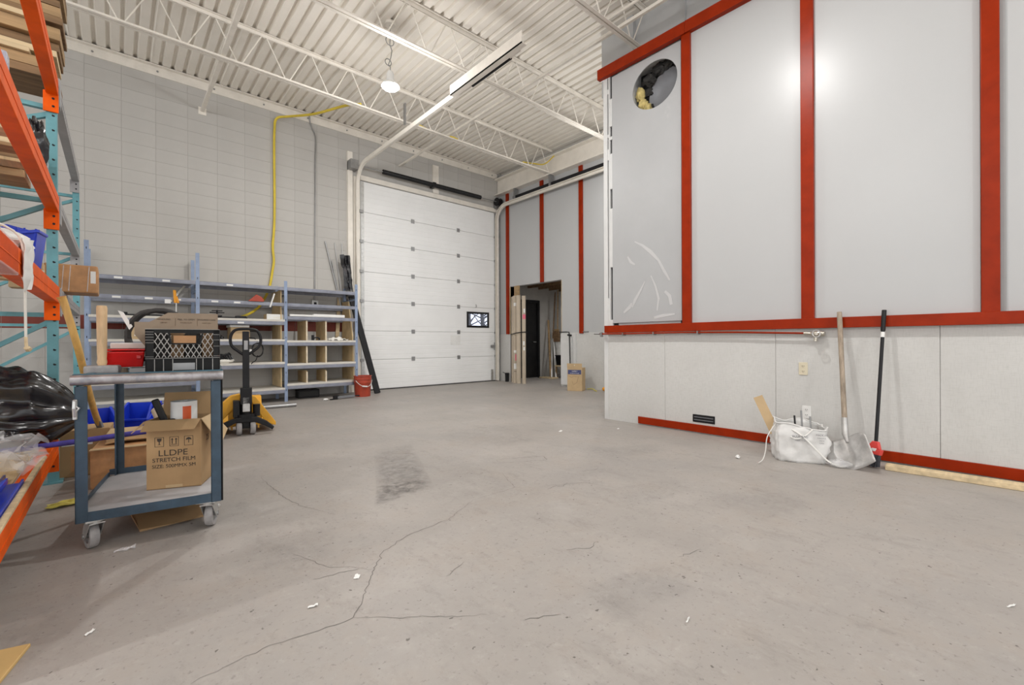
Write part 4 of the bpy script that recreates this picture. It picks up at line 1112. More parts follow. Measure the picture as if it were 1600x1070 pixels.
gb.v = [(x, y + 4.30, max(z, -.20) + .345 + .215) for x, y, z in gb.v]
g_ = solo(gb, 'garbage_bag', 'bag_black', 'full black garbage bag slumped on the lowest rack level', 'bag', smooth='all')
kn = MB().add(*blob((-.47, 3.92, .445), .05, 1.2, .7, .8, 9, n=14, amp=.5)).add(*blob((-.41, 3.94, .42), .04, 1.6, .6, .5, 12, n=12, amp=.5))
solo(kn, 'bag_knot', 'bag_black', 'knotted neck of a second black bag in front of the garbage bag', 'bag', smooth='all')
fp = thing('foam_tube', 'purple-blue padded tube lying across the boxes under the garbage bag', 'tube', (-.15, 4.2, .33), world=True)
MB().tube([(-.72, 3.96, .362), (-.2, 4.00, .376), (.10, 4.04, .385), (.29, 4.06, .385)], .017, 10).build('tube', 'purple_foam', fp, smooth=True)
vs, fs = blob((.27, 4.05, .39), .03, 1.6, .9, .7, 3, n=10, amp=.5); MB().add(vs, fs).build('frayed_end', 'blue_plastic', fp, smooth=True)
o = solo(crumple(22, 18, lambda u, v: (-.68 + .37 * u, 3.10 + .80 * v, .40 + .04 * math.sin(math.pi * u) + .02 * math.sin(9 * v)), .06, 5.5, 5), 'film_sheet', 'clear_film', 'crumpled clear plastic sheet over the lowest orange beam', 'film', smooth=True)
for i, (x0, y0, y1, zz, dr) in enumerate(((-.366, 2.12, 3.12, .342, -.02), (-.44, 2.1, 3.25, .347, -.01), (-.515, 2.1, 3.15, .342, 0.0), (-.405, 2.1, 3.02, .376, .02))):
    c_ = MB().prism([(x0 - .035, zz), (x0 + .035, zz), (x0 + .035, zz + .022), (x0 + .028, zz + .022), (x0 + .028, zz + .006), (x0 - .028, zz + .006), (x0 - .028, zz + .03), (x0 - .035, zz + .03)], y0, y1, axis='y')
    solo(c_, 'plastic_channel', 'blue_plastic' if i != 1 else 'blue_plastic_dark', ['blue plastic channel strip nearest the lowest orange beam', 'dark blue plastic channel strip in the middle of the pile', 'blue plastic channel strip farthest from the orange beam', 'blue plastic channel strip on top of the pile'][i], 'strip')
solo(MB().box(-.330, -.306, 2.02, 3.75, .337, .352), 'plank', 'wood_pale', 'narrow pale board laid along the lowest orange beam', 'plank', bevel=.003)
solo(MB().box(-1.46, -.375, 2.05, 4.45, .3355, .3405), 'deck_panel', 'ply', 'thin plywood deck lying across the lowest rack beams under the garbage bag', 'panel')
for y in (2.95, 3.42): MB().box(RX - .02, RX + .036, y, y + .02, .23, .337).build('strap', 'orange_rack', rk)
# ---------------- cartons on the floor behind the cart
def box_thing(label, loc, w, d, h, m='cardboard', rz=0, lab=None, bev=.006):
    t = thing('carton', label, 'box', loc, rz)
    MB().box(0, w, 0, d, 0, h).build('body', m, t, bevel=bev)
    return t
t = box_thing('brown carton with a white strip label under the garbage bag', (-.34, 4.72, 0), .30, .3, .35, 'cardboard', R(-4))
MB().box(.03, .20, -.002, 0, .235, .275).build('label', 'label_white', t)
MB().box(.08, .14, -.0015, 0, .04, .19).build('print', 'cardboard_orange', t)
t = box_thing('dark brown carton seen through the cart frame on the left', (-.14, 4.22, 0), .44, .42, .27, 'cardboard_orange', R(-6))
MB().bar((0, -.002, .272), (.44, -.002, .272), .06, .006).build('flap', 'cardboard_pale', t)
t = box_thing('tan carton lying on the dark carton below the purple tube', (-.06, 4.40, .277), .30, .25, .07, 'cardboard_pale', R(-5))
MB().prism([(0, .0), (.12, .02), (.30, .015), (.30, .022), (.12, .028), (0, .008)], -.06, 0, axis='y').build('flap', 'cardboard', t)
pouch('plastic_bag', 'white plastic bag heaped beside the cardboard tubes behind the cart', 'bag', (.36, 4.25, 0), .16, .18, .17, 'clear_film', 51, amp=.3)
o = solo(MB().box(.20, .45, 4.35, 4.6, 0, .20), 'carton', 'cardboard_pale', 'tan carton under the white plastic bag behind the cart', 'box', bevel=.006)
for i, (a, b, r) in enumerate((((.30, 4.12, .25), (.235, 4.62, .46), .03), ((.36, 4.15, .26), (.30, 4.68, .48), .03), ((.43, 4.18, .24), (.37, 4.72, .50), .038))):
    solo(MB().tube([a, b], r, 14), 'cardboard_tube', 'tube_card', ['left tan cardboard tube leaning behind the cart', 'middle tan cardboard tube leaning behind the cart', 'right thicker cardboard tube leaning beside the blue bins'][i], 'tube', smooth=True)
def bin_(label, loc, w, d, h, rz=0, m='blue_plastic'):
    t = thing('plastic_bin', label, 'bin', loc, rz)
    MB().add([(-w / 2 * .9, .04, 0), (w / 2 * .9, .04, 0), (w / 2 * .9, d, 0), (-w / 2 * .9, d, 0), (-w / 2, 0, h * .55), (w / 2, 0, h * .55), (w / 2, d, h), (-w / 2, d, h)],
             [(0, 3, 2, 1), (0, 1, 5, 4), (1, 2, 6, 5), (2, 3, 7, 6), (3, 0, 4, 7)]).build('bin_body', m, t, thick=.008)
    r = MB().bar((-w / 2 - .005, 0, h * .55), (w / 2 + .005, 0, h * .55), .024, .02).bar((-w / 2, 0, h * .55), (-w / 2, d, h), .02, .02).bar((w / 2, 0, h * .55), (w / 2, d, h), .02, .02)
    r.build('rim', m, t, bevel=.004)
    return t
bin_('blue bin tilted upright on the floor behind the sledgehammer', (-.08, 5.2, .12), .20, .3, .30, R(12))
bin_('blue bin behind the yellow handle on the floor pile', (.10, 5.45, .14), .26, .32, .28, R(-20))
bin_('wide blue bin on the floor pile right of the rear cart leg', (.42, 5.35, .16), .42, .35, .24, R(-8))
solo(MB().box(-.35, .75, 5.15, 6.2, 0, .125), 'pallet_deck', 'wood_dark', 'low wooden pallet deck on the floor under the blue bins', 'pallet', bevel=.01)
t = bin_('red bin behind the wide blue bin near the open carton', (.22, 6.42, .0), .42, .3, .26, 0, 'bucket_red')
yt = crumple(14, 8, lambda u, v: (-.32 + .26 * u, 3.86 + .10 * v + .05 * u, .016 + .014 * math.sin(u * 9) * math.sin(v * 7)), .012, 4, 6)
yt.v = [(x, y, max(z, .002)) for x, y, z in yt.v]
solo(yt, 'yellow_film', 'tape_yellow', 'crumpled yellow film on the floor by the end of the lowest orange beam', 'film', thick=.002, smooth=True)
# ================================================================== CART
CR = R(-8.7)
cart = thing('utility_cart', 'blue steel utility cart with worn handle standing left of the room on four casters', 'cart', (-.15, 2.93, 0), CR)
CW, CD = .575, .76
for x, y in ((0, 0), (CW - .045, 0), (.03, CD - .04), (CW - .045, CD - .04)):
    MB().box(x, x + .007, y, y + .045, .155, .80).box(x, x + .045, y, y + .007, .155, .80).build('post', 'cart_blue', cart, bevel=.001) if y < .1 else MB().box(x, x + .04, y + .033, y + .04, .155, .80).box(x, x + .007, y, y + .04, .155, .80).build('post', 'cart_blue', cart)
dk = MB().box(.004, CW - .004, .006, CD - .006, .195, .202)
dk.build('lower_deck', 'cart_deck', cart)
MB().box(.045, CW - .045, 0, .006, .158, .203).build('front_rail', 'cart_blue', cart)
MB().box(0, CW, CD - .006, CD, .158, .235).build('rear_rail', 'cart_blue', cart)
MB().box(0, .006, .045, CD - .04, .158, .225).build('side_rail', 'cart_blue', cart)
MB().box(CW - .006, CW, .045, CD - .04, .158, .225).build('side_rail', 'cart_blue', cart)
MB().box(0, CW, 0, CD, .835, .842).build('top_deck', 'cart_teal', cart)
MB().box(0, .03, .02, CD, .80, .852).box(CW - .03, CW, .02, CD, .80, .852).box(0, CW, CD - .02, CD, .80, .852).build('top_rim', 'cart_teal', cart, bevel=.006)
MB().prism(rsq(-.018, .03, .805, .853, .016, 4), -.012, CW + .012, axis='x').build('worn_handle', 'cart_worn', cart, smooth=True)
MB().box(-.012, CW + .012, .022, .05, .846, .858).build('top_lip', 'cart_teal', cart, bevel=.004)
MB().box(-.004, .012, -.012, .012, .645, .74).tube([(.004, -.012, .66), (.004, -.02, .70), (.004, -.012, .735)], .008).tube([(.0, -.016, .67), (.02, -.016, .70), (.0, -.016, .715)], .005).build('latch', 'galv', cart, bevel=.003)
MB().tube([(CW + .004, .03, .15), (CW + .004, .03, .86)], .005).build('side_rod', 'black_metal', cart)
def caster_parts(x, y, rz):
    mt = Matrix.Translation((x, y, 0)) @ Matrix.Rotation(rz, 4, 'Z')
    def tf(mb): mb.v = [tuple(mt @ Vector(v)) for v in mb.v]; return mb
    f = tf(MB().box(-.045, .045, -.045, .045, .150, .158).lathe([(0, .15), (.035, .15), (.035, .138), (0, .138)], n=16)
           .prism([(-.035, .14), (.035, .14), (.075, .06), (.06, .04), (.03, .06)], -.030, -.026, axis='x').prism([(-.035, .14), (.035, .14), (.075, .06), (.06, .04), (.03, .06)], .026, .030, axis='x')
           .box(-.03, .03, -.035, .035, .134, .14)).build('caster_fork', 'galv', cart)
    tf(MB().lathe([(.038, -.018), (.050, -.020), (.060, -.018), (.063, -.008), (.063, .008), (.060, .018), (.050, .020), (.038, .018)], c=(0, .055, .063), n=28, axis='x', closed=True)).build('caster_tyre', 'wheel_grey', f, smooth=True)
    tf(MB().lathe([(0, -.012), (.040, -.012), (.040, .012), (0, .012)], c=(0, .055, .063), n=20, axis='x').lathe([(0, -.034), (.012, -.034), (.012, .034), (0, .034)], c=(0, .055, .063), n=10, axis='x')).build('caster_hub', 'steel_grey', f)
caster_parts(.06, .055, R(24)); caster_parts(CW - .06, .055, R(-14)); caster_parts(.07, CD - .09, R(40)); caster_parts(CW - .07, CD - .09, R(12))
def oncart(name, label, cat, x, y, z, rz=0, group=None):
    p = Matrix.Translation((-.15, 2.93, 0)) @ Matrix.Rotation(CR, 4, 'Z') @ Vector((x, y, z))
    return thing(name, label, cat, p, CR + rz, group)
# mallet
t = oncart('mallet', 'mallet with a pale wooden handle standing on its grey head on the cart top', 'hammer', .035, .30, .842)
MB().box(-.055, .085, -.045, .045, 0, .045).build('head', 'wheel_grey', t, bevel=.012)
MB().lathe([(0, .04), (.016, .04), (.022, .06), (.019, .08), (.021, .12), (.022, .30), (.023, .345), (.020, .36), (0, .362)], c=(.012, 0, 0), n=18).build('handle', 'mallet_wood', t, smooth=True)
# red organiser
t = oncart('parts_organiser', 'red plastic parts organiser lying on the cart top beside the crate', 'organiser', .115, .34, .872)
MB().add([(-.08, 0, 0), (.095, 0, 0), (.095, .2, 0), (-.08, .2, 0), (-.09, -.015, .085), (.105, -.015, .085), (.105, .2, .09), (-.09, .2, .09)], [(0, 3, 2, 1), (0, 1, 5, 4), (1, 2, 6, 5), (2, 3, 7, 6), (3, 0, 4, 7), (4, 5, 6, 7)]).build('tray', 'red_plastic', t, bevel=.006)
MB().box(-.06, .105, .0, .2, .09, .10).build('lid_rim', 'red_plastic', t, bevel=.004)
MB().box(.07, .09, -.018, -.012, .045, .065).build('latch', 'red_plastic', t, bevel=.002)
t = oncart('white_lid_box', 'flat white box with a pink front on top of the red organiser', 'box', .135, .42, .974)
MB().box(-.075, .10, 0, .14, 0, .032).build('body', 'label_white', t, bevel=.003)
MB().box(-.07, .08, -.002, 0, .002, .024).build('pink_front', 'cloth', t)
for nm, x, w, m, lb in (('tape_roll', .165, .03, 'cardboard_grey', 'grey tape roll under the red organiser on the cart'), ('white_block', .235, .035, 'label_white', 'white plastic block under the red organiser on the cart')):
    t = oncart(nm, lb, 'roll' if 'roll' in nm else 'block', x - .05, .36, .842)
    (MB().lathe([(.012, 0), (w, 0), (w, .026), (.012, .026)], n=18, closed=True) if 'roll' in nm else MB().box(-.035, .035, 0, .10, 0, .024)).build('body', m, t)
# crate
t = oncart('milk_crate', 'black plastic milk crate with open lattice sides on the cart top', 'crate', .405, .17, .844)
cw, cd_, ch = .165, .30, .235
m = MB().box(-cw, cw, .004, cd_, 0, .008)
m.build('crate_floor', 'crate', t)
for (x0, x1, y0, y1) in ((-cw, -cw + .006, 0, cd_), (cw - .006, cw, 0, cd_), (-cw, cw, cd_ - .006, cd_)):
    MB().box(x0, x1, y0, y1, 0, ch).build('crate_wall', 'crate', t)
# front wall: outer frame and lattice around a hand hole
fr = MB()
fr.box(-cw, -cw + .036, .0, .008, 0, ch).box(cw - .030, cw, 0, .008, 0, ch).box(-cw, cw, 0, .008, ch - .022, ch).box(-cw, cw, 0, .008, .072, .080).box(-cw, cw, 0, .008, 0, .008)
fr.build('front_frame', 'crate', t)
for z in (.085, .16, .175, .19, .205, .218): MB().box(-cw, -cw + .036, -.0012, 0, z, z + .0015).build('frame_rib', 'crate_edge', t)
for z in (.085, .14, .175, .205): MB().box(cw - .03, cw, -.0012, 0, z, z + .0015).build('frame_rib', 'crate_edge', t)
for x in (-.128, -.09, -.05, .055, .085, .13): MB().box(x, x + .0035, -.001, .006, .008, .072).build('lower_slat', 'crate_edge', t)
MB().box(-cw, cw, -.0012, .0, .0755, .0775).build('rail_edge', 'crate_edge', t)
MB().box(-cw, cw, -.0012, .0, ch - .002, ch).build('rail_edge', 'crate_edge', t)
hx0, hx1, hz0 = -.055, .075, .155
xl, xr, zl, zh = -cw + .036, cw - .030, .080, ch - .022
def clip_bar(x0, z0, dx):
    # 45-degree-ish strip within the lattice window, skipping the hand hole
    pts = []
    for k in range(41):
        z = zl + (zh - zl) * k / 40; x = x0 + dx * (z - zl)
        ok = xl <= x <= xr and not (hx0 < x < hx1 and z > hz0)
        pts.append((x, z, ok))
    seg = []
    for p in pts + [(0, 0, False)]:
        if p[2]: seg.append(p)
        else:
            if len(seg) > 2: MB().bar((seg[0][0], .002, seg[0][1]), (seg[-1][0], .002, seg[-1][1]), .0035, .007, up=(0, 1, 0)).build('lattice_bar', 'crate_edge', t)
            seg = []
for k in range(14):
    clip_bar(xl - .07 + k * .026, 0, .55); clip_bar(xl + k * .026, 0, -.55)
for a, b in (((hx0, hz0), (hx1, hz0)), ((hx0, hz0), (hx0 - .01, zh)), ((hx1, hz0), (hx1 + .01, zh))):
    MB().bar((a[0], 0, a[1]), (b[0], 0, b[1]), .008, .008, up=(0, 1, 0)).build('handle_frame', 'crate', t)
MB().box(-.045, .055, .010, .014, .158, .20).build('card_in_handle', 'cardboard_orange', t)
MB().box(-cw + .03, cw - .03, .007, .010, .008, .074).build('lower_web', 'crate', t)
MB().box(-.05, .05, .0045, .0068, .012, .05).build('sheet_inside', 'steel_grey', t)
for x, m_, w in ((-.10, 'insulation_black', .08), (-.03, 'wood_dark', .06), (.04, 'insulation_black', .075), (.11, 'wood_dark', .06)): MB().box(x - w / 2, x + w / 2, .022, .2, .008, .215).build('content', m_, t, bevel=.01)
# cardboard in the crate
t = oncart('cardboard_sheet', 'flattened cardboard with printed columns standing in the black crate', 'cardboard', .405, .30, .853)
MB().prism([(-.165, 0), (.155, 0), (.155, .325), (-.085, .325), (-.17, .27), (-.235, .27), (-.235, .20), (-.165, .10)], .075, .081, axis='y').build('board', 'cardboard_grey', t)
pc = bpy.data.objects.new
for x, a, b_ in ((-.105, 'HANDLING', 'USE BY'), (.0, 'PEEL TO OPEN', 'STORE FLAT'), (.10, 'ENSURED CARE', 'KEEP DRY')):
    text_mesh('print', a, .0125, t, 'print_dark', FRONT(x, .0745, .287)); text_mesh('print', b_, .0105, t, 'print_brown', FRONT(x, .0745, .268))
for x in (-.052, .052): MB().box(x, x + .002, .0742, .075, .25, .295).build('print_rule', 'print_brown', t)
# cable coil behind the crate
pts = []
for k in range(46):
    a = k * .42
    pts.append((-.07 + .155 * math.cos(a) + .006 * math.sin(k), .03 * math.sin(k * .9), .195 + .145 * math.sin(a) + .006 * math.cos(k * 1.3)))
t = oncart('cable_coil', 'thick black cable coil standing behind the crate on the cart', 'cable', .345, .50, .852)
MB().tube(smooth_path(pts, 2), .014, 8).build('coil', 'rubber', t, smooth=True)
t = oncart('envelope', 'white paper flap tucked beside the black cable coil', 'paper', .105, .47, 1.08)
MB().prism([(-.02, .11), (.005, .10), (.045, .02), (.03, .0)], 0, .003, axis='y').build('sheet', 'label_white', t)
# lower deck: LLDPE box and what is in it
t = oncart('carton', 'open brown carton of stretch film with black lettering on the cart lower deck', 'box', .357, .22, .203, R(-13))
bw, bd, bh = .126, .22, .375
bxm = MB().box(-bw, bw, 0, .004, 0, bh).box(-bw, bw, bd - .004, bd, 0, bh).box(-bw, -bw + .004, .004, bd - .004, 0, bh).box(bw - .004, bw, .004, bd - .004, 0, bh).box(-bw, bw, 0, bd, 0, .004)
bxm.build('carton_walls', 'cardboard', t)
def flap(poly, m='cardboard'): MB().add(poly, [(0, 1, 2, 3)]).build('flap', m, t, thick=.004)
flap([(-bw, 0, bh), (bw, 0, bh), (bw - .01, -.075, bh - .045), (-bw + .0, -.075, bh - .045)])
flap([(-bw, .0, bh), (-bw, bd, bh), (-bw - .085, bd - .02, bh - .03), (-bw - .08, .03, bh - .065)])
flap([(bw, 0, bh), (bw, bd, bh), (bw + .08, bd - .01, bh - .10), (bw + .085, .04, bh - .16)], 'cardboard_pale')
flap([(-bw, bd, bh), (bw, bd, bh), (bw, bd + .04, bh + .13), (-bw, bd + .04, bh + .13)])
text_mesh('lettering', 'LLDPE', .046, t, 'print_dark', FRONT(-.005, -.001, .195), 1.1)
text_mesh('lettering', 'STRETCH FILM', .031, t, 'print_dark', FRONT(-.0, -.001, .158), 1.0)
text_mesh('lettering', 'SIZE: 500MMX 5M', .027, t, 'print_dark', FRONT(-.0, -.001, .124), .98)
for i, x in enumerate((-.068, 0.0, .068)):
    f = MB()
    for a, b, c, d in ((-.021, .021, .0, .002), (-.021, .021, .050, .052), (-.021, -.019, 0, .052), (.019, .021, 0, .052)): f.box(x + a, x + b, -.001, 0, .232 + c, .232 + d)
    if i == 0: f.prism([(x - .011, .278), (x + .011, .278), (x + .009, .264), (x + .002, .258), (x + .002, .246), (x + .009, .243), (x - .009, .243), (x - .002, .246), (x - .002, .258), (x - .009, .264)], -.001, 0, axis='y')
    if i == 1:
        for q in (-.009, .009): f.prism([(x + q - .002, .246), (x + q + .002, .246), (x + q + .002, .268), (x + q + .006, .268), (x + q, .277), (x + q - .006, .268), (x + q - .002, .268)], -.001, 0, axis='y')
        f.box(x - .014, x + .014, -.001, 0, .240, .243)
    if i == 2: f.prism([(x - .014, .262), (x - .010, .272), (x, .277), (x + .010, .272), (x + .014, .262), (x + .0015, .264), (x + .0015, .246), (x - .0015, .246), (x - .0015, .264)], -.001, 0, axis='y')
    f.build('pictogram', 'print_dark', t)
text_mesh('side_print', '25', .05, t, 'print_brown', Matrix.Translation((bw + .001, .12, .25)) @ Matrix.Rotation(R(90), 4, 'Z') @ Matrix.Rotation(R(90), 4, 'X'))
MB().box(-.04, -.001 + .04, -.0008, 0, .004, .02).build('tape', 'cardboard_pale', t)
t = oncart('film_roll', 'white cylinder with orange and blue label standing in the open carton', 'roll', .395, .33, .21)
MB().lathe([(.02, 0), (.063, 0), (.063, .46), (.02, .46)], n=32, closed=True).build('roll', 'label_white', t, smooth=True)
def patch(name, a0, a1, z0, z1, m):
    p = MB(); k = 8; vs = []
    for j in range(k + 1):
        a = R(a0 + (a1 - a0) * j / k); vs += [(.0635 * math.cos(a), .0635 * math.sin(a), z0), (.0635 * math.cos(a), .0635 * math.sin(a), z1)]
    p.add(vs, [(2 * j, 2 * j + 2, 2 * j + 3, 2 * j + 1) for j in range(k)]); p.build(name, m, t)
M['orange_print'] = mat('orange_print', (.75, .12, .03), .5); M['blue_print'] = mat('blue_print', (.03, .10, .40), .5)
patch('orange_label', 268, 305, .335, .435, 'orange_print'); patch('blue_label', 225, 262, .30, .335, 'blue_print'); patch('blue_label', 264, 300, .30, .33, 'duct')
t = oncart('caulking_gun', 'black caulking gun stuck handle-up in the open carton', 'tool', .30, .30, .50)
MB().bar((-.035, 0, .19), (.01, .0, .06), .032, .034).build('grip', 'black_plastic', t, bevel=.008)
MB().bar((-.01, 0, .05), (.09, .02, .03), .05, .06).box(.03, .06, -.03, -.02, .03, .08).build('body', 'black_metal', t, bevel=.01)
MB().tube([(.05, -.02, .06), (.10, .0, .0), (.11, .0, -.1)], .012).build('barrel', 'black_metal', t)
# cardboard under the cart
t = oncart('cardboard_sheet', 'folded brown cardboard lying on the floor under the cart', 'cardboard', .38, .35, 0, R(14))
MB().box(-.20, .14, -.10, .22, .0, .012).add([(-.20, -.10, .012), (.02, -.14, .012), (.14, -.02, .012), (.14, .2, .06), (-.2, .2, .06)], [(0, 1, 2, 3, 4)]).build('sheet', 'cardboard', t)
# ================================================================== ALONG THE RIGHT PARTITION
def on_right(y, z): return (XW, y, z)
# water line and valve under the red rail
t = thing('water_pipe', 'thin red-painted pipe clipped under the red rail ending in a brass valve', 'pipe', (4.70, 2.3, 1.07), world=True)
MB().tube([(4.70, 3.62, 1.100), (4.70, 3.2, 1.096), (4.70, 2.5, 1.098), (4.70, 1.9, 1.088), (4.70, 1.30, 1.068)], .009, 8).build('pipe', 'red_trim', t, smooth=True)
MB().tube([(4.70, 3.70, 1.105), (4.70, 3.61, 1.103)], .014, 8).box(4.685, 4.715, 3.57, 3.60, 1.06, 1.12).build('end_fitting', 'steel_grey', t)
for y in (3.25, 2.83, 2.30): MB().box(4.685, 4.75, y, y + .012, 1.075, 1.112).build('clip', 'steel_grey', t)
v = MB().tube([(4.70, 1.31, 1.068), (4.70, 1.245, 1.064)], .014, 10).lathe([(0, -.05), (.021, -.05), (.026, -.02), (.026, .02), (.020, .05), (0, .05)], c=(4.70, 1.205, 1.062), n=12, axis='y')
v.tube([(4.70, 1.20, 1.06), (4.63, 1.195, 1.062)], .013, 8).tube([(4.70, 1.215, 1.05), (4.69, 1.22, .995)], .014, 8).tube([(4.70, 1.18, 1.06), (4.70, 1.15, 1.062)], .022, 10)
v.build('valve_body', 'brass', t, smooth=True)
MB().tube([(4.625 , 1.195 + .03 * math.cos(a * .5236), 1.062 + .03 * math.sin(a * .5236)) for a in range(13)], .006, 6).build('valve_wheel', 'galv', t)
def outlet(y, z, m, label, s=1.0):
    t = thing('wall_outlet', label, 'outlet', (XW, y, z))
    MB().prism(rsq(-.036, .036, -.058, .058, .006), -.007, 0, axis='x').build('cover_plate', m, t, bevel=.002)
    for dz in (-.024, .024):
        r = MB().prism(rsq(-.016, .016, dz - .015, dz + .015, .006), -.009, -.007, axis='x').build('receptacle', m, t)
        MB().box(-.0098, -.009, -.008, -.005, dz - .005, dz + .006).box(-.0098, -.009, .005, .008, dz - .005, dz + .006).box(-.0098, -.009, -.002, .002, dz - .012, dz - .008).build('slots', 'dark_gap', r)['kind'] = 'stuff'
    return t
outlet(1.33, .743, 'outlet_ivory', 'ivory double outlet on the white partition under the brass valve')
outlet(1.305, .345, 'label_white', 'white double outlet low on the partition behind the bulk bag')
t = thing('floor_vent', 'dark rectangular vent grille set in the partition above the red baseboard', 'vent', (XW, 2.268, .16))
MB().box(-.006, 0, -.122, .122, -.042, .042).build('frame', 'black_metal', t, bevel=.003)
for k in range(5): MB().box(-.009, -.006, -.105, .105, -.034 + k * .015, -.026 + k * .015).build('louvre', 'duct' if k % 2 else 'black_metal', t)
# bulk bag
t = thing('bulk_bag', 'slumped white woven bulk bag with grey print and long straps before the partition', 'bag', (4.36, 1.28, 0), R(-60))
HB = [(-.175, -.17), (.195, -.19), (.21, .13), (-.16, .17)]
def bagwall(u, v):
    p = u * 4; i = int(p) % 4; f = p - int(p)
    a, b = HB[i], HB[(i + 1) % 4]
    f2 = f
    x = a[0] + (b[0] - a[0]) * f2; y = a[1] + (b[1] - a[1]) * f2
    # round corners and belly
    rr = 1 - .10 * (abs(f - .5) * 2) ** 3 + .05 * math.sin(math.pi * v)
    top = .30 + .03 * math.sin(u * 6.28 * 1.0 + 2.6) + .012 * math.sin(u * 25)
    z = v * top
    k = .032 * fbm((x * 7, y * 7, z * 8), 1.4) + .017 * fbm((x * 19, y * 19, z * 19), 1.3)
    return ((x * rr) * (1 + k * 3), (y * rr) * (1 + k * 3), max(0.001, z + k * .4 * v))
w = MB().grid(73, 15, bagwall)
w.build('bag_wall', 'bigbag', t, thick=.004, smooth='all')
MB().add([(a * .93, b * .93, .012) for a, b in HB], [(0, 1, 2, 3)]).build('bag_floor', 'bigbag', t)
hem = [Vector(bagwall(i / 72, 1.0)) for i in range(73)]
MB().tube(hem, .006, 6).build('hem', 'bigbag', t, smooth='all')
vs, fs = blob((.0, 0, .12), .15, 1.0, .95, .55, 61, n=18, amp=.35)
MB().add(vs, fs).build('crumpled_liner', 'poly_white', t, smooth='all')
MB().tube(smooth_path([(-.12, -.155, .30), (-.02, -.20, .24), (.05, -.215, .17), (.12, -.225, .09), (.17, -.24, .04), (.24, -.26, .012), (.30, -.22, .012)]), .009, 6, sq=.4).build('strap', 'poly_white', t, smooth='all')
MB().tube(smooth_path([(-.17, -.10, .30), (-.21, -.16, .27), (-.26, -.22, .20), (-.275, -.24, .10), (-.30, -.27, .03), (-.34, -.31, .006)]), .007, 6, sq=.4).build('strap', 'poly_white', t, smooth='all')
MB().tube(smooth_path([(-.14, -.16, .25), (-.05, -.20, .20), (.02, -.20, .23), (.07, -.2, .28)]), .008, 6, sq=.4).build('strap', 'poly_white', t, smooth='all')
MB().add(*blob((.25, -.235, .03), .06, 1.3, .9, .5, 71, n=14, amp=.4)).build('loose_film', 'clear_film', t, smooth='all')
def bagtext(body, size, x, z, par=t):
    text_mesh('print', body, size, t, 'navy_print', Matrix.Translation((x, -.222 - .0, z)) @ Matrix.Rotation(R(90), 4, 'X'))
M['grey_print'] = mat('grey_print', (.22, .22, .24), .7)
for body, s_, x, z in (('MADE IN', .02, .13, .24), ('HANDLE', .015, .13, .215), ('WITH', .013, .13, .195), ('CARE', .013, .13, .175), ('BULK BAG', .024, -.02, .22), ('1000 KG', .02, -.02, .19)):
    text_mesh('print', body, s_, t, 'grey_print', Matrix.Translation((x, -.213, z)) @ Matrix.Rotation(R(90), 4, 'X') @ Matrix.Rotation(R(0), 4, 'Z'))
for (x, y, h, m) in ((.0, .02, .36, 'black_metal'), (.06, -.02, .40, 'steel_grey'), (.11, .04, .36, 'steel_grey')):
    o = solo(MB().tube([(4.36 + x * .5 - y * .87, 1.28 - x * .87 - y * .5, .13), (4.36 + x * .5 - y * .87 + .02, 1.28 - x * .87 - y * .5 + .02, h)], .007, 6), 'metal_stick', m, {.0: 'dark metal stick poking out of the bulk bag at the left', .06: 'tall thin grey stick in the middle of the bulk bag', .11: 'short grey stick at the right edge of the bulk bag'}[x], 'stick')
cbm = MB().bar((4.30, 1.42, .2), (4.30, 1.56, .505), .075, .005, up=(-.94, -.33, 0))
solo(cbm, 'cardboard_strip', 'cardboard_pale', 'torn tan cardboard strip standing up out of the bulk bag', 'cardboard')
# shovel
t = thing('shovel', 'wide aluminium scoop shovel with a grey wooden handle leaning on the red rail', 'shovel', (4.45, .95, 0), world=True)
top = Vector((4.665, 1.035, 1.245)); nb = Vector((4.47, .955, .235)); foot = Vector((4.285, .85, .006))
MB().tube([top, top.lerp(nb, .06), top.lerp(nb, .5), nb], [.017, .019, .018, .02], 12).build('handle', 'grey_wood', t, smooth=True)
MB().tube([top.lerp(nb, .87), nb, nb.lerp(foot, .25)], [.022, .024, .012], 12).build('socket', 'blade', t, smooth=True)
ax = (foot - nb).normalized(); sd = Vector((-.42, -.90, 0)); sd = (sd - ax * sd.dot(ax)).normalized(); nm = ax.cross(sd)
L = (foot - nb).length
def bl(u, v):
    s_ = (u - .5) * 2
    v0 = .10 + .16 * max(0, abs(s_) - .45) ** 2 / .30
    vv = v0 + (1.0 - v0 + .02 * (1 - s_ * s_)) * v
    hw = .165 * (.96 + .04 * vv)
    cup = .045 * abs(s_) ** 2.2 * (1 - .35 * vv) - .012 * math.exp(-(s_ / .10) ** 2) * (1 - vv)
    return tuple(nb + ax * (L * vv) + sd * (s_ * hw) - nm * cup * (1 if nm.x > 0 else -1))
MB().grid(21, 14, bl).build('blade', 'blade', t, thick=.004, smooth='all')
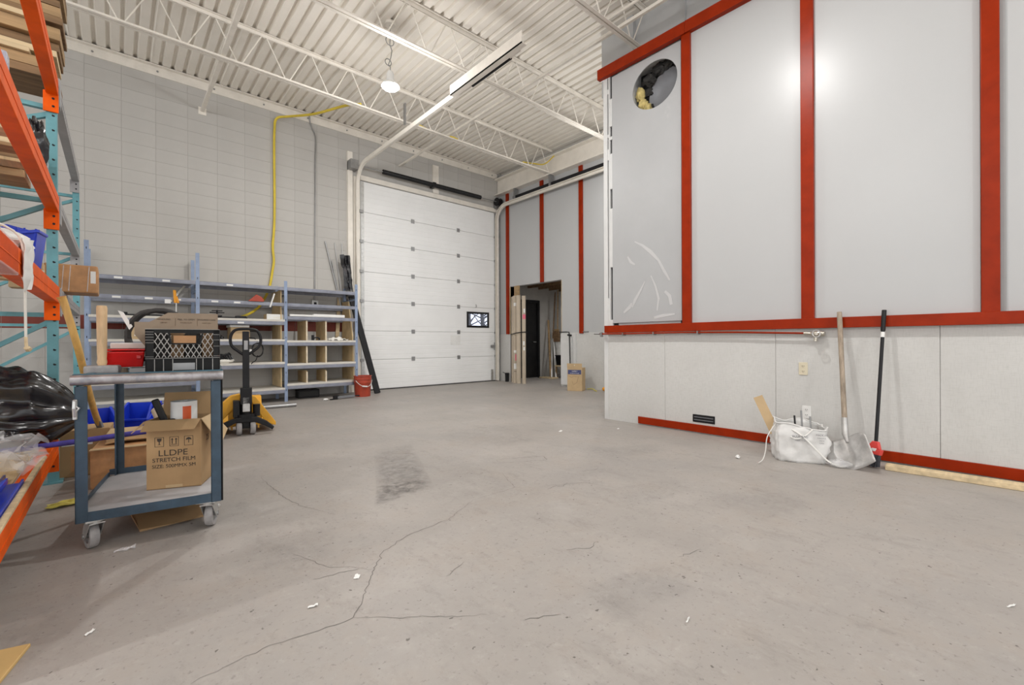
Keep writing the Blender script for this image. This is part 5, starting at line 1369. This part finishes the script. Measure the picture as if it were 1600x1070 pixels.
# broom
t = thing('broom', 'black-handled broom with a red head leaning against the red rail', 'broom', (4.58, .77, 0), world=True)
bt = Vector((4.672, .735, 1.245)); bb = Vector((4.49, .760, .20))
MB().tube([bt, bb], .0125, 12).build('handle', 'black_metal', t, smooth=True)
MB().tube([bt, bt.lerp(bb, .16)], .016, 12).build('grip', 'black_plastic', t, smooth=True)
MB().tube([bt.lerp(bb, .17), bt.lerp(bb, .21)], .0135, 12).build('handle_label', 'label_white', t)
d = (bb - bt).normalized()
def bhead(name, z0, z1, w0, w1, th, m):
    # broom body runs along d below the handle, wide along wall direction y
    a0 = bb + d * z0; a1 = bb + d * z1; wv = Vector((-.35, -.93, 0)).normalized(); tv = d.cross(wv).normalized()
    vs = []
    for a, w_ in ((a0, w0), (a1, w1)):
        for i, j in ((-1, -1), (1, -1), (1, 1), (-1, 1)): vs.append(a + wv * (w_ * i + (-.012 if a is a1 else 0)) + tv * (th * j))
    return MB().add(vs, [(0, 1, 2, 3), (7, 6, 5, 4), (0, 4, 5, 1), (1, 5, 6, 2), (2, 6, 7, 3), (3, 7, 4, 0)]).build(name, m, t, bevel=.006)
bhead('head', -.005, .055, .020, .048, .016, 'broom_red')
h2 = bhead('head_skirt', .055, .10, .050, .052, .018, 'broom_red')
bhead('sticker', .05, .075, .018, .022, .020, 'label_white')
br = MB(); rb = random.Random(5); wv = Vector((-.35, -.93, 0)).normalized(); tv = d.cross(wv).normalized()
for k in range(90):
    a = bb + d * .098 + wv * rb.uniform(-.06, .036) + tv * rb.uniform(-.016, .016)
    e = a + d * rb.uniform(.085, .10) + wv * (rb.uniform(-.012, .012) - .012) + tv * rb.uniform(-.008, .008)
    e.z = max(e.z, .002)
    br.bar(a, e, .005, .005)
br.build('bristles', 'bristle', t)['kind'] = 'stuff'
# lumber on the floor
lm = MB().bar((4.485, .70, .021), (4.60, -1.6, .021), .09, .04)
solo(lm, 'lumber', 'wood_pale', 'long pale two-by-four lying on the floor along the red baseboard', 'lumber', bevel=.003)
# ================================================================== STORE OPENING
rn2 = random.Random(11)
for i, (y, x, r, h, lab) in enumerate(((8.34, 7.37, .032, 2.12, 'thin tan tube at the far left of the bundle beside the opening'), (8.205, 7.33, .05, 2.13, 'tan cardboard tube with white and pink stickers in the bundle'),
                                      (8.055, 7.31, .056, 2.13, 'widest plain cardboard tube in the bundle beside the opening'), (7.905, 7.345, .047, 2.11, 'rightmost cardboard tube in the bundle with a pink sticker near the top'))):
    t = thing('cardboard_tube', lab, 'tube', (x, y, 0))
    MB().lathe([(r - .006, 0), (r, 0), (r, h), (r - .006, h)], n=20, closed=True).build('tube', 'tube_card', t, smooth=True)
    def stick(z0, z1, m, nm='sticker', a0=190, a1=300):
        p = MB(); vs = []
        for j in range(9):
            a = R(a0 + (a1 - a0) * j / 8); vs += [((r + .001) * math.cos(a), (r + .001) * math.sin(a), z0), ((r + .001) * math.cos(a), (r + .001) * math.sin(a), z1)]
        p.add(vs, [(2 * j, 2 * j + 2, 2 * j + 3, 2 * j + 1) for j in range(8)]); p.build(nm, m, t)
    if i == 1: stick(1.88, 1.96, 'label_white'); stick(.55, .70, 'pink', a0=230, a1=300); stick(.34, .48, 'label_white'); stick(.28, .29, 'black_plastic', 'tape'); stick(.74, .80, 'label_white')
    if i == 3: stick(1.55, 1.66, 'pink'); stick(1.70, 1.80, 'label_white', a0=220, a1=270); stick(.92, 1.02, 'label_white', a0=200, a1=250); stick(.80, .88, 'label_white', a0=210, a1=260)
solo(MB().tube(smooth_path([(7.42, 8.42, 1.17), (7.325, 8.36, 1.19), (7.268, 8.2, 1.20), (7.24, 8.05, 1.22), (7.288, 7.88, 1.235), (7.40, 7.84, 1.24)]), .012, 6), 'strap', 'black_plastic', 'black strap tied round the bundle of cardboard tubes', 'strap')
solo(MB().bar((7.44, 8.25, 2.13), (7.44, 8.25, 2.39), .16, .05, up=(1, 0, 0)), 'board_offcut', 'wood', 'short board above the bundle of cardboard tubes in the opening', 'board', bevel=.003)
t = thing('jug', 'small black spouted jug on the floor beside the tube bundle', 'jug', (7.42, 8.62, 0))
MB().lathe([(0, 0), (.045, 0), (.05, .16), (.058, .22), (.052, .22), (.044, .17), (.04, .01), (0, .01)], n=18).build('body', 'black_plastic', t, smooth=True)
MB().bar((-.02, .04, .21), (-.05, .10, .235), .035, .012).build('spout', 'black_plastic', t)
# black man door in the exterior wall
d2 = thing('door_2', None, None, (8.5, YW, 0), world=True); d2['kind'] = 'structure'
MB().box(8.06, 8.14, YW - .04, YW + .1, 0, 2.16).box(8.86, 8.94, YW - .04, YW + .1, 0, 2.16).box(8.14, 8.86, YW - .04, YW + .1, 2.08, 2.16).build('door_frame', 'black_metal', d2)
MB().box(8.14, 8.86, YW + .0, YW + .045, .012, 2.08).build('door_leaf', 'black_plastic', d2, bevel=.004)
MB().tube([(8.78, YW, 1.0), (8.78, YW - .05, 1.0), (8.68, YW - .05, 1.0)], .012).build('lever', 'galv', d2)
MB().box(8.14, 8.86, YW - .03, YW + .06, 0, .012).build('threshold', 'galv', d2)
# leaning stock in the store
for i, (a, b, r, m, lab) in enumerate((((9.02, 8.62, 0), (9.25, 8.93, 1.62), .03, 'wood', 'brown board leaning left in the storeroom'), ((9.05, 8.45, 0), (9.42, 8.90, 1.30), .022, 'label_white', 'white pole leaning in the storeroom behind the opening'),
                                      ((8.98, 8.55, 0), (9.40, 8.93, 1.05), .022, 'label_white', 'white pole leaning across the storeroom clutter'), ((9.30, 8.80, 1.1), (9.30, 8.70, 2.40), .018, 'wood_dark', 'dark broom handle hanging in the storeroom'),
                                      ((9.3, 8.62, 1.0), (9.3, 8.60, 2.45), .018, 'wood', 'brown broom handle hanging in the storeroom'), ((9.3, 8.45, .8), (9.32, 8.53, 2.35), .014, 'steel_grey', 'grey pole hanging rightmost in the storeroom'))):
    solo(MB().tube([a, b], r, 8), 'pole', m, lab, 'pole', smooth=True)
t = thing('hanging_broom', 'brown bristled broom head hanging among the storeroom poles', 'broom', (9.3, 8.66, 1.0))
MB().box(-.03, .03, -.12, .10, .0, .30).build('bristles', 'wood_dark', t, bevel=.02)
MB().box(-.025, .025, -.09, .07, .30, .36).build('block', 'wood', t, bevel=.01)
pouch('plastic_sheet', 'grey crumpled plastic sheeting heaped in the storeroom', 'plastic', (9.55, 8.62, 0), .22, .26, .50, 'poly_white', 81, amp=.35)
t = thing('tote', 'black plastic tote standing on a stool in the storeroom', 'tote', (9.22, 8.36, .36))
MB().add([(-.11, -.12, 0), (.11, -.12, 0), (.11, .12, 0), (-.11, .12, 0), (-.13, -.15, .26), (.13, -.15, .26), (.13, .15, .26), (-.13, .15, .26)], [(0, 3, 2, 1), (0, 1, 5, 4), (1, 2, 6, 5), (2, 3, 7, 6), (3, 0, 4, 7)]).build('body', 'black_plastic', t, thick=.006)
MB().box(-.14, .14, -.16, .16, .25, .275).build('rim', 'black_plastic', t, bevel=.006)
t = thing('stool', 'low wooden stool under the black tote in the storeroom', 'stool', (9.22, 8.36, 0))
MB().box(-.15, .15, -.16, .16, .32, .36).build('seat', 'wood_pale', t, bevel=.006)
for x in (-.12, .12):
    for y in (-.13, .13): MB().box(x - .018, x + .018, y - .018, y + .018, 0, .32).build('leg', 'wood', t)
solo(MB().box(8.80, 9.05, 8.36, 8.85, 0, .035), 'base_board', 'wood_pale', 'pale board lying flat at the foot of the storeroom poles', 'board', bevel=.004)
for yy, lab in ((8.50, 'red-brown shelf post at the right of the storeroom clutter'),):
    solo(MB().box(9.42, 9.47, 8.28, 8.33, 0, 2.45), 'shelf_post', 'wood_dark', lab, 'post')
# carton by the far partition
t = thing('carton', 'tan carton with a blue printed band standing beside the opening', 'box', (7.02, 6.02, 0), R(25))
MB().box(-.05, .21, -.155, .155, 0, .47).build('body', 'cardboard_pale', t, bevel=.006)
MB().add([(-.05, -.155, .47), (-.05, .155, .47), (-.06, .155, .56), (-.06, -.155, .56)], [(0, 1, 2, 3)]).build('flap', 'cardboard_pale', t, thick=.004)
MB().box(-.0515, -.05, -.135, .14, .34, .43).build('blue_band', 'navy_print', t)
text_mesh('lettering', 'SUPPLY', .035, t, 'label_white', facing_x(-.0525, 0, .40)); text_mesh('lettering', 'HANDLE WITH CARE', .020, t, 'label_white', facing_x(-.0525, 0, .36))
MB().tube([(-.052, .11, .30), (-.052, .06, .27), (-.052, .02, .30), (-.052, -.03, .29), (-.052, -.08, .30), (-.052, -.05, .18), (-.052, .03, .12), (-.052, .05, .2)], .002, 4).build('marker_scrawl', 'print_brown', t)
MB().box(-.0615, -.06, -.01, .01, .51, .56).build('tape', 'outlet_ivory', t)
solo(MB().box(7.44, 7.496, 6.38, 6.80, 0.05, 1.18), 'wall_board', 'white_trim', 'white board leaning on the far partition behind the tan carton', 'board', bevel=.004)
t = thing('drain_pipe', 'thin black pipe with an elbow running down the far partition behind the carton', 'pipe', (7.45, 6.55, .5), world=True)
MB().tube([(7.41, 6.80, 1.215), (7.41, 6.60, 1.215), (7.41, 6.53, 1.21), (7.41, 6.52, 1.15), (7.41, 6.50, .5)], .012, 8).tube([(7.405, 6.56, 1.15), (7.405, 6.46, 1.14)], .02, 8).build('pipe', 'black_metal', t, smooth=True)
MB().tube([(7.41, 6.45, 1.1), (7.41, 6.44, .5)], .009, 8).build('second_pipe', 'galv', t)
MB().tube([(7.48, 6.20, 1.215), (7.48, 6.05, 1.213)], .012, 8).build('stub', 'steel_grey', t)
solo(MB().add(*blob((7.3, 5.50, .055), .05, 1, 1, .8, 91, n=12, amp=.25)), 'orange_bundle', 'orange_clamp', 'orange bundle on the floor half hidden by the white partition corner', 'bundle', smooth=True)
solo(MB().tube(smooth_path([(7.38, 6.0, .012), (7.36, 5.85, .03), (7.3, 5.75, .012), (7.2, 5.62, .012)]), .01, 6), 'wire', 'tape_yellow', 'short wire on the floor right of the tan carton', 'wire')
# ================================================================== FLOOR LITTER
def scrap(x, y, w, d_, rz, m, label, hz=.006):
    mb = MB().grid(6, 4, lambda u, v: ((u - .5) * w, (v - .5) * d_, .002 + hz * abs(math.sin(u * 5 + v * 3 + x)) * (.4 + u)))
    o = mb.build('paper_scrap', m, None, thick=.001)
    o.location = (x, y, 0); o.rotation_euler = (0, 0, rz)
    tag(o, label, 'scrap', 'scraps of paper and film on the concrete floor')
scrap(3.715, 3.402, .07, .03, .4, 'label_white', 'white paper scrap on the floor far before the grey holed sheet')
scrap(.765, 1.874, .028, .022, .9, 'label_white', 'small white scrap on the floor above the forked crack')
scrap(.554, 1.777, .035, .012, -.3, 'label_white', 'thin white scrap on the floor left of the forked crack')
scrap(.026, 2.87, .08, .022, -.2, 'clear_film', 'clear film scrap on the floor before the cart caster', .014)
scrap(-.074, 2.129, .028, .010, .6, 'label_white', 'white sliver on the floor near the yellow cardboard corner')
scrap(.445, 3.23, .05, .02, .3, 'label_white', 'crumpled white scrap beside the right cart caster', .016)
scrap(1.529, .791, .03, .005, .2, 'label_white', 'white sliver on the floor in the near right foreground')
scrap(2.51, .028, .04, .006, -.5, 'label_white', 'white sliver at the right edge of the foreground')
scrap(4.30, 3.05, .03, .02, .2, 'label_white', 'white crumb on the floor before the partition corner')
solo(MB().add(*blob((3.97, 1.60, .015), .018, 1, 1, .8, 8, n=8)), 'foam_ball', 'label_white', 'tiny white ball on the floor left of the bulk bag', 'scrap')
t = thing('cardboard_sheet', 'yellow-tan cardboard sheet lying on the floor at the near left corner', 'cardboard', (-.30, 2.05, 0), world=True)
M['manila'] = mat('manila', (.60, .40, .16), .7, var=.05)
MB().prism([(-.217, 2.17), (-.262, 1.985), (-.40, 1.45), (-.78, 1.52), (-.60, 2.27)], .0, .012, axis='z').build('sheet', 'manila', t, bevel=.002)

# storeroom ceiling fixture
t = thing('strip_lamp', 'fluorescent strip lamp under the storeroom ceiling', 'lamp', (9.1, 6.6, 2.36))
MB().box(-.06, .06, -.5, .5, .03, .12).build('lamp_body', 'label_white', t, bevel=.008)
MB().box(-.04, .04, -.48, .48, 0, .03).build('tube', 'lamp', t)
l = bpy.data.lights.new('strip_light', 'AREA')
l.shape = 'RECTANGLE'; l.size = 0.1; l.size_y = 0.9; l.energy = 14
o = bpy.data.objects.new('strip_light', l); o.location = (9.1, 6.6, 2.34); COL.objects.link(o)
# ---- bare trees on the snow outside the door window
rt = random.Random(4)
for i, (x, y) in enumerate(((12.75, 17.6), (13.3, 18.3), (13.75, 17.8), (14.3, 18.6))):
    m = MB().tube([(0, 0, -.25), (.05, 0, 1.2), (.0, .05, 2.6), (.1, 0, 4.2)], [.10, .08, .06, .03], 8)
    for k in range(16):
        z = .9 + .18 * k; a = rt.uniform(0, 6.28); l = rt.uniform(.5, 1.1)
        m.tube([(.03, 0, z), (.03 + l * .5 * math.cos(a), l * .5 * math.sin(a), z + .25), (.03 + l * math.cos(a), l * math.sin(a), z + .35 + rt.uniform(0, .3))], [.035, .025, .012], 5)
    o = m.build('bare_tree', 'bark'); o.location = (x, y, 0)
    tag(o, ['leftmost', 'second', 'third', 'rightmost'][i] + ' bare dark tree outside the small window in the overhead door', 'tree', 'bare trees outside the door window')
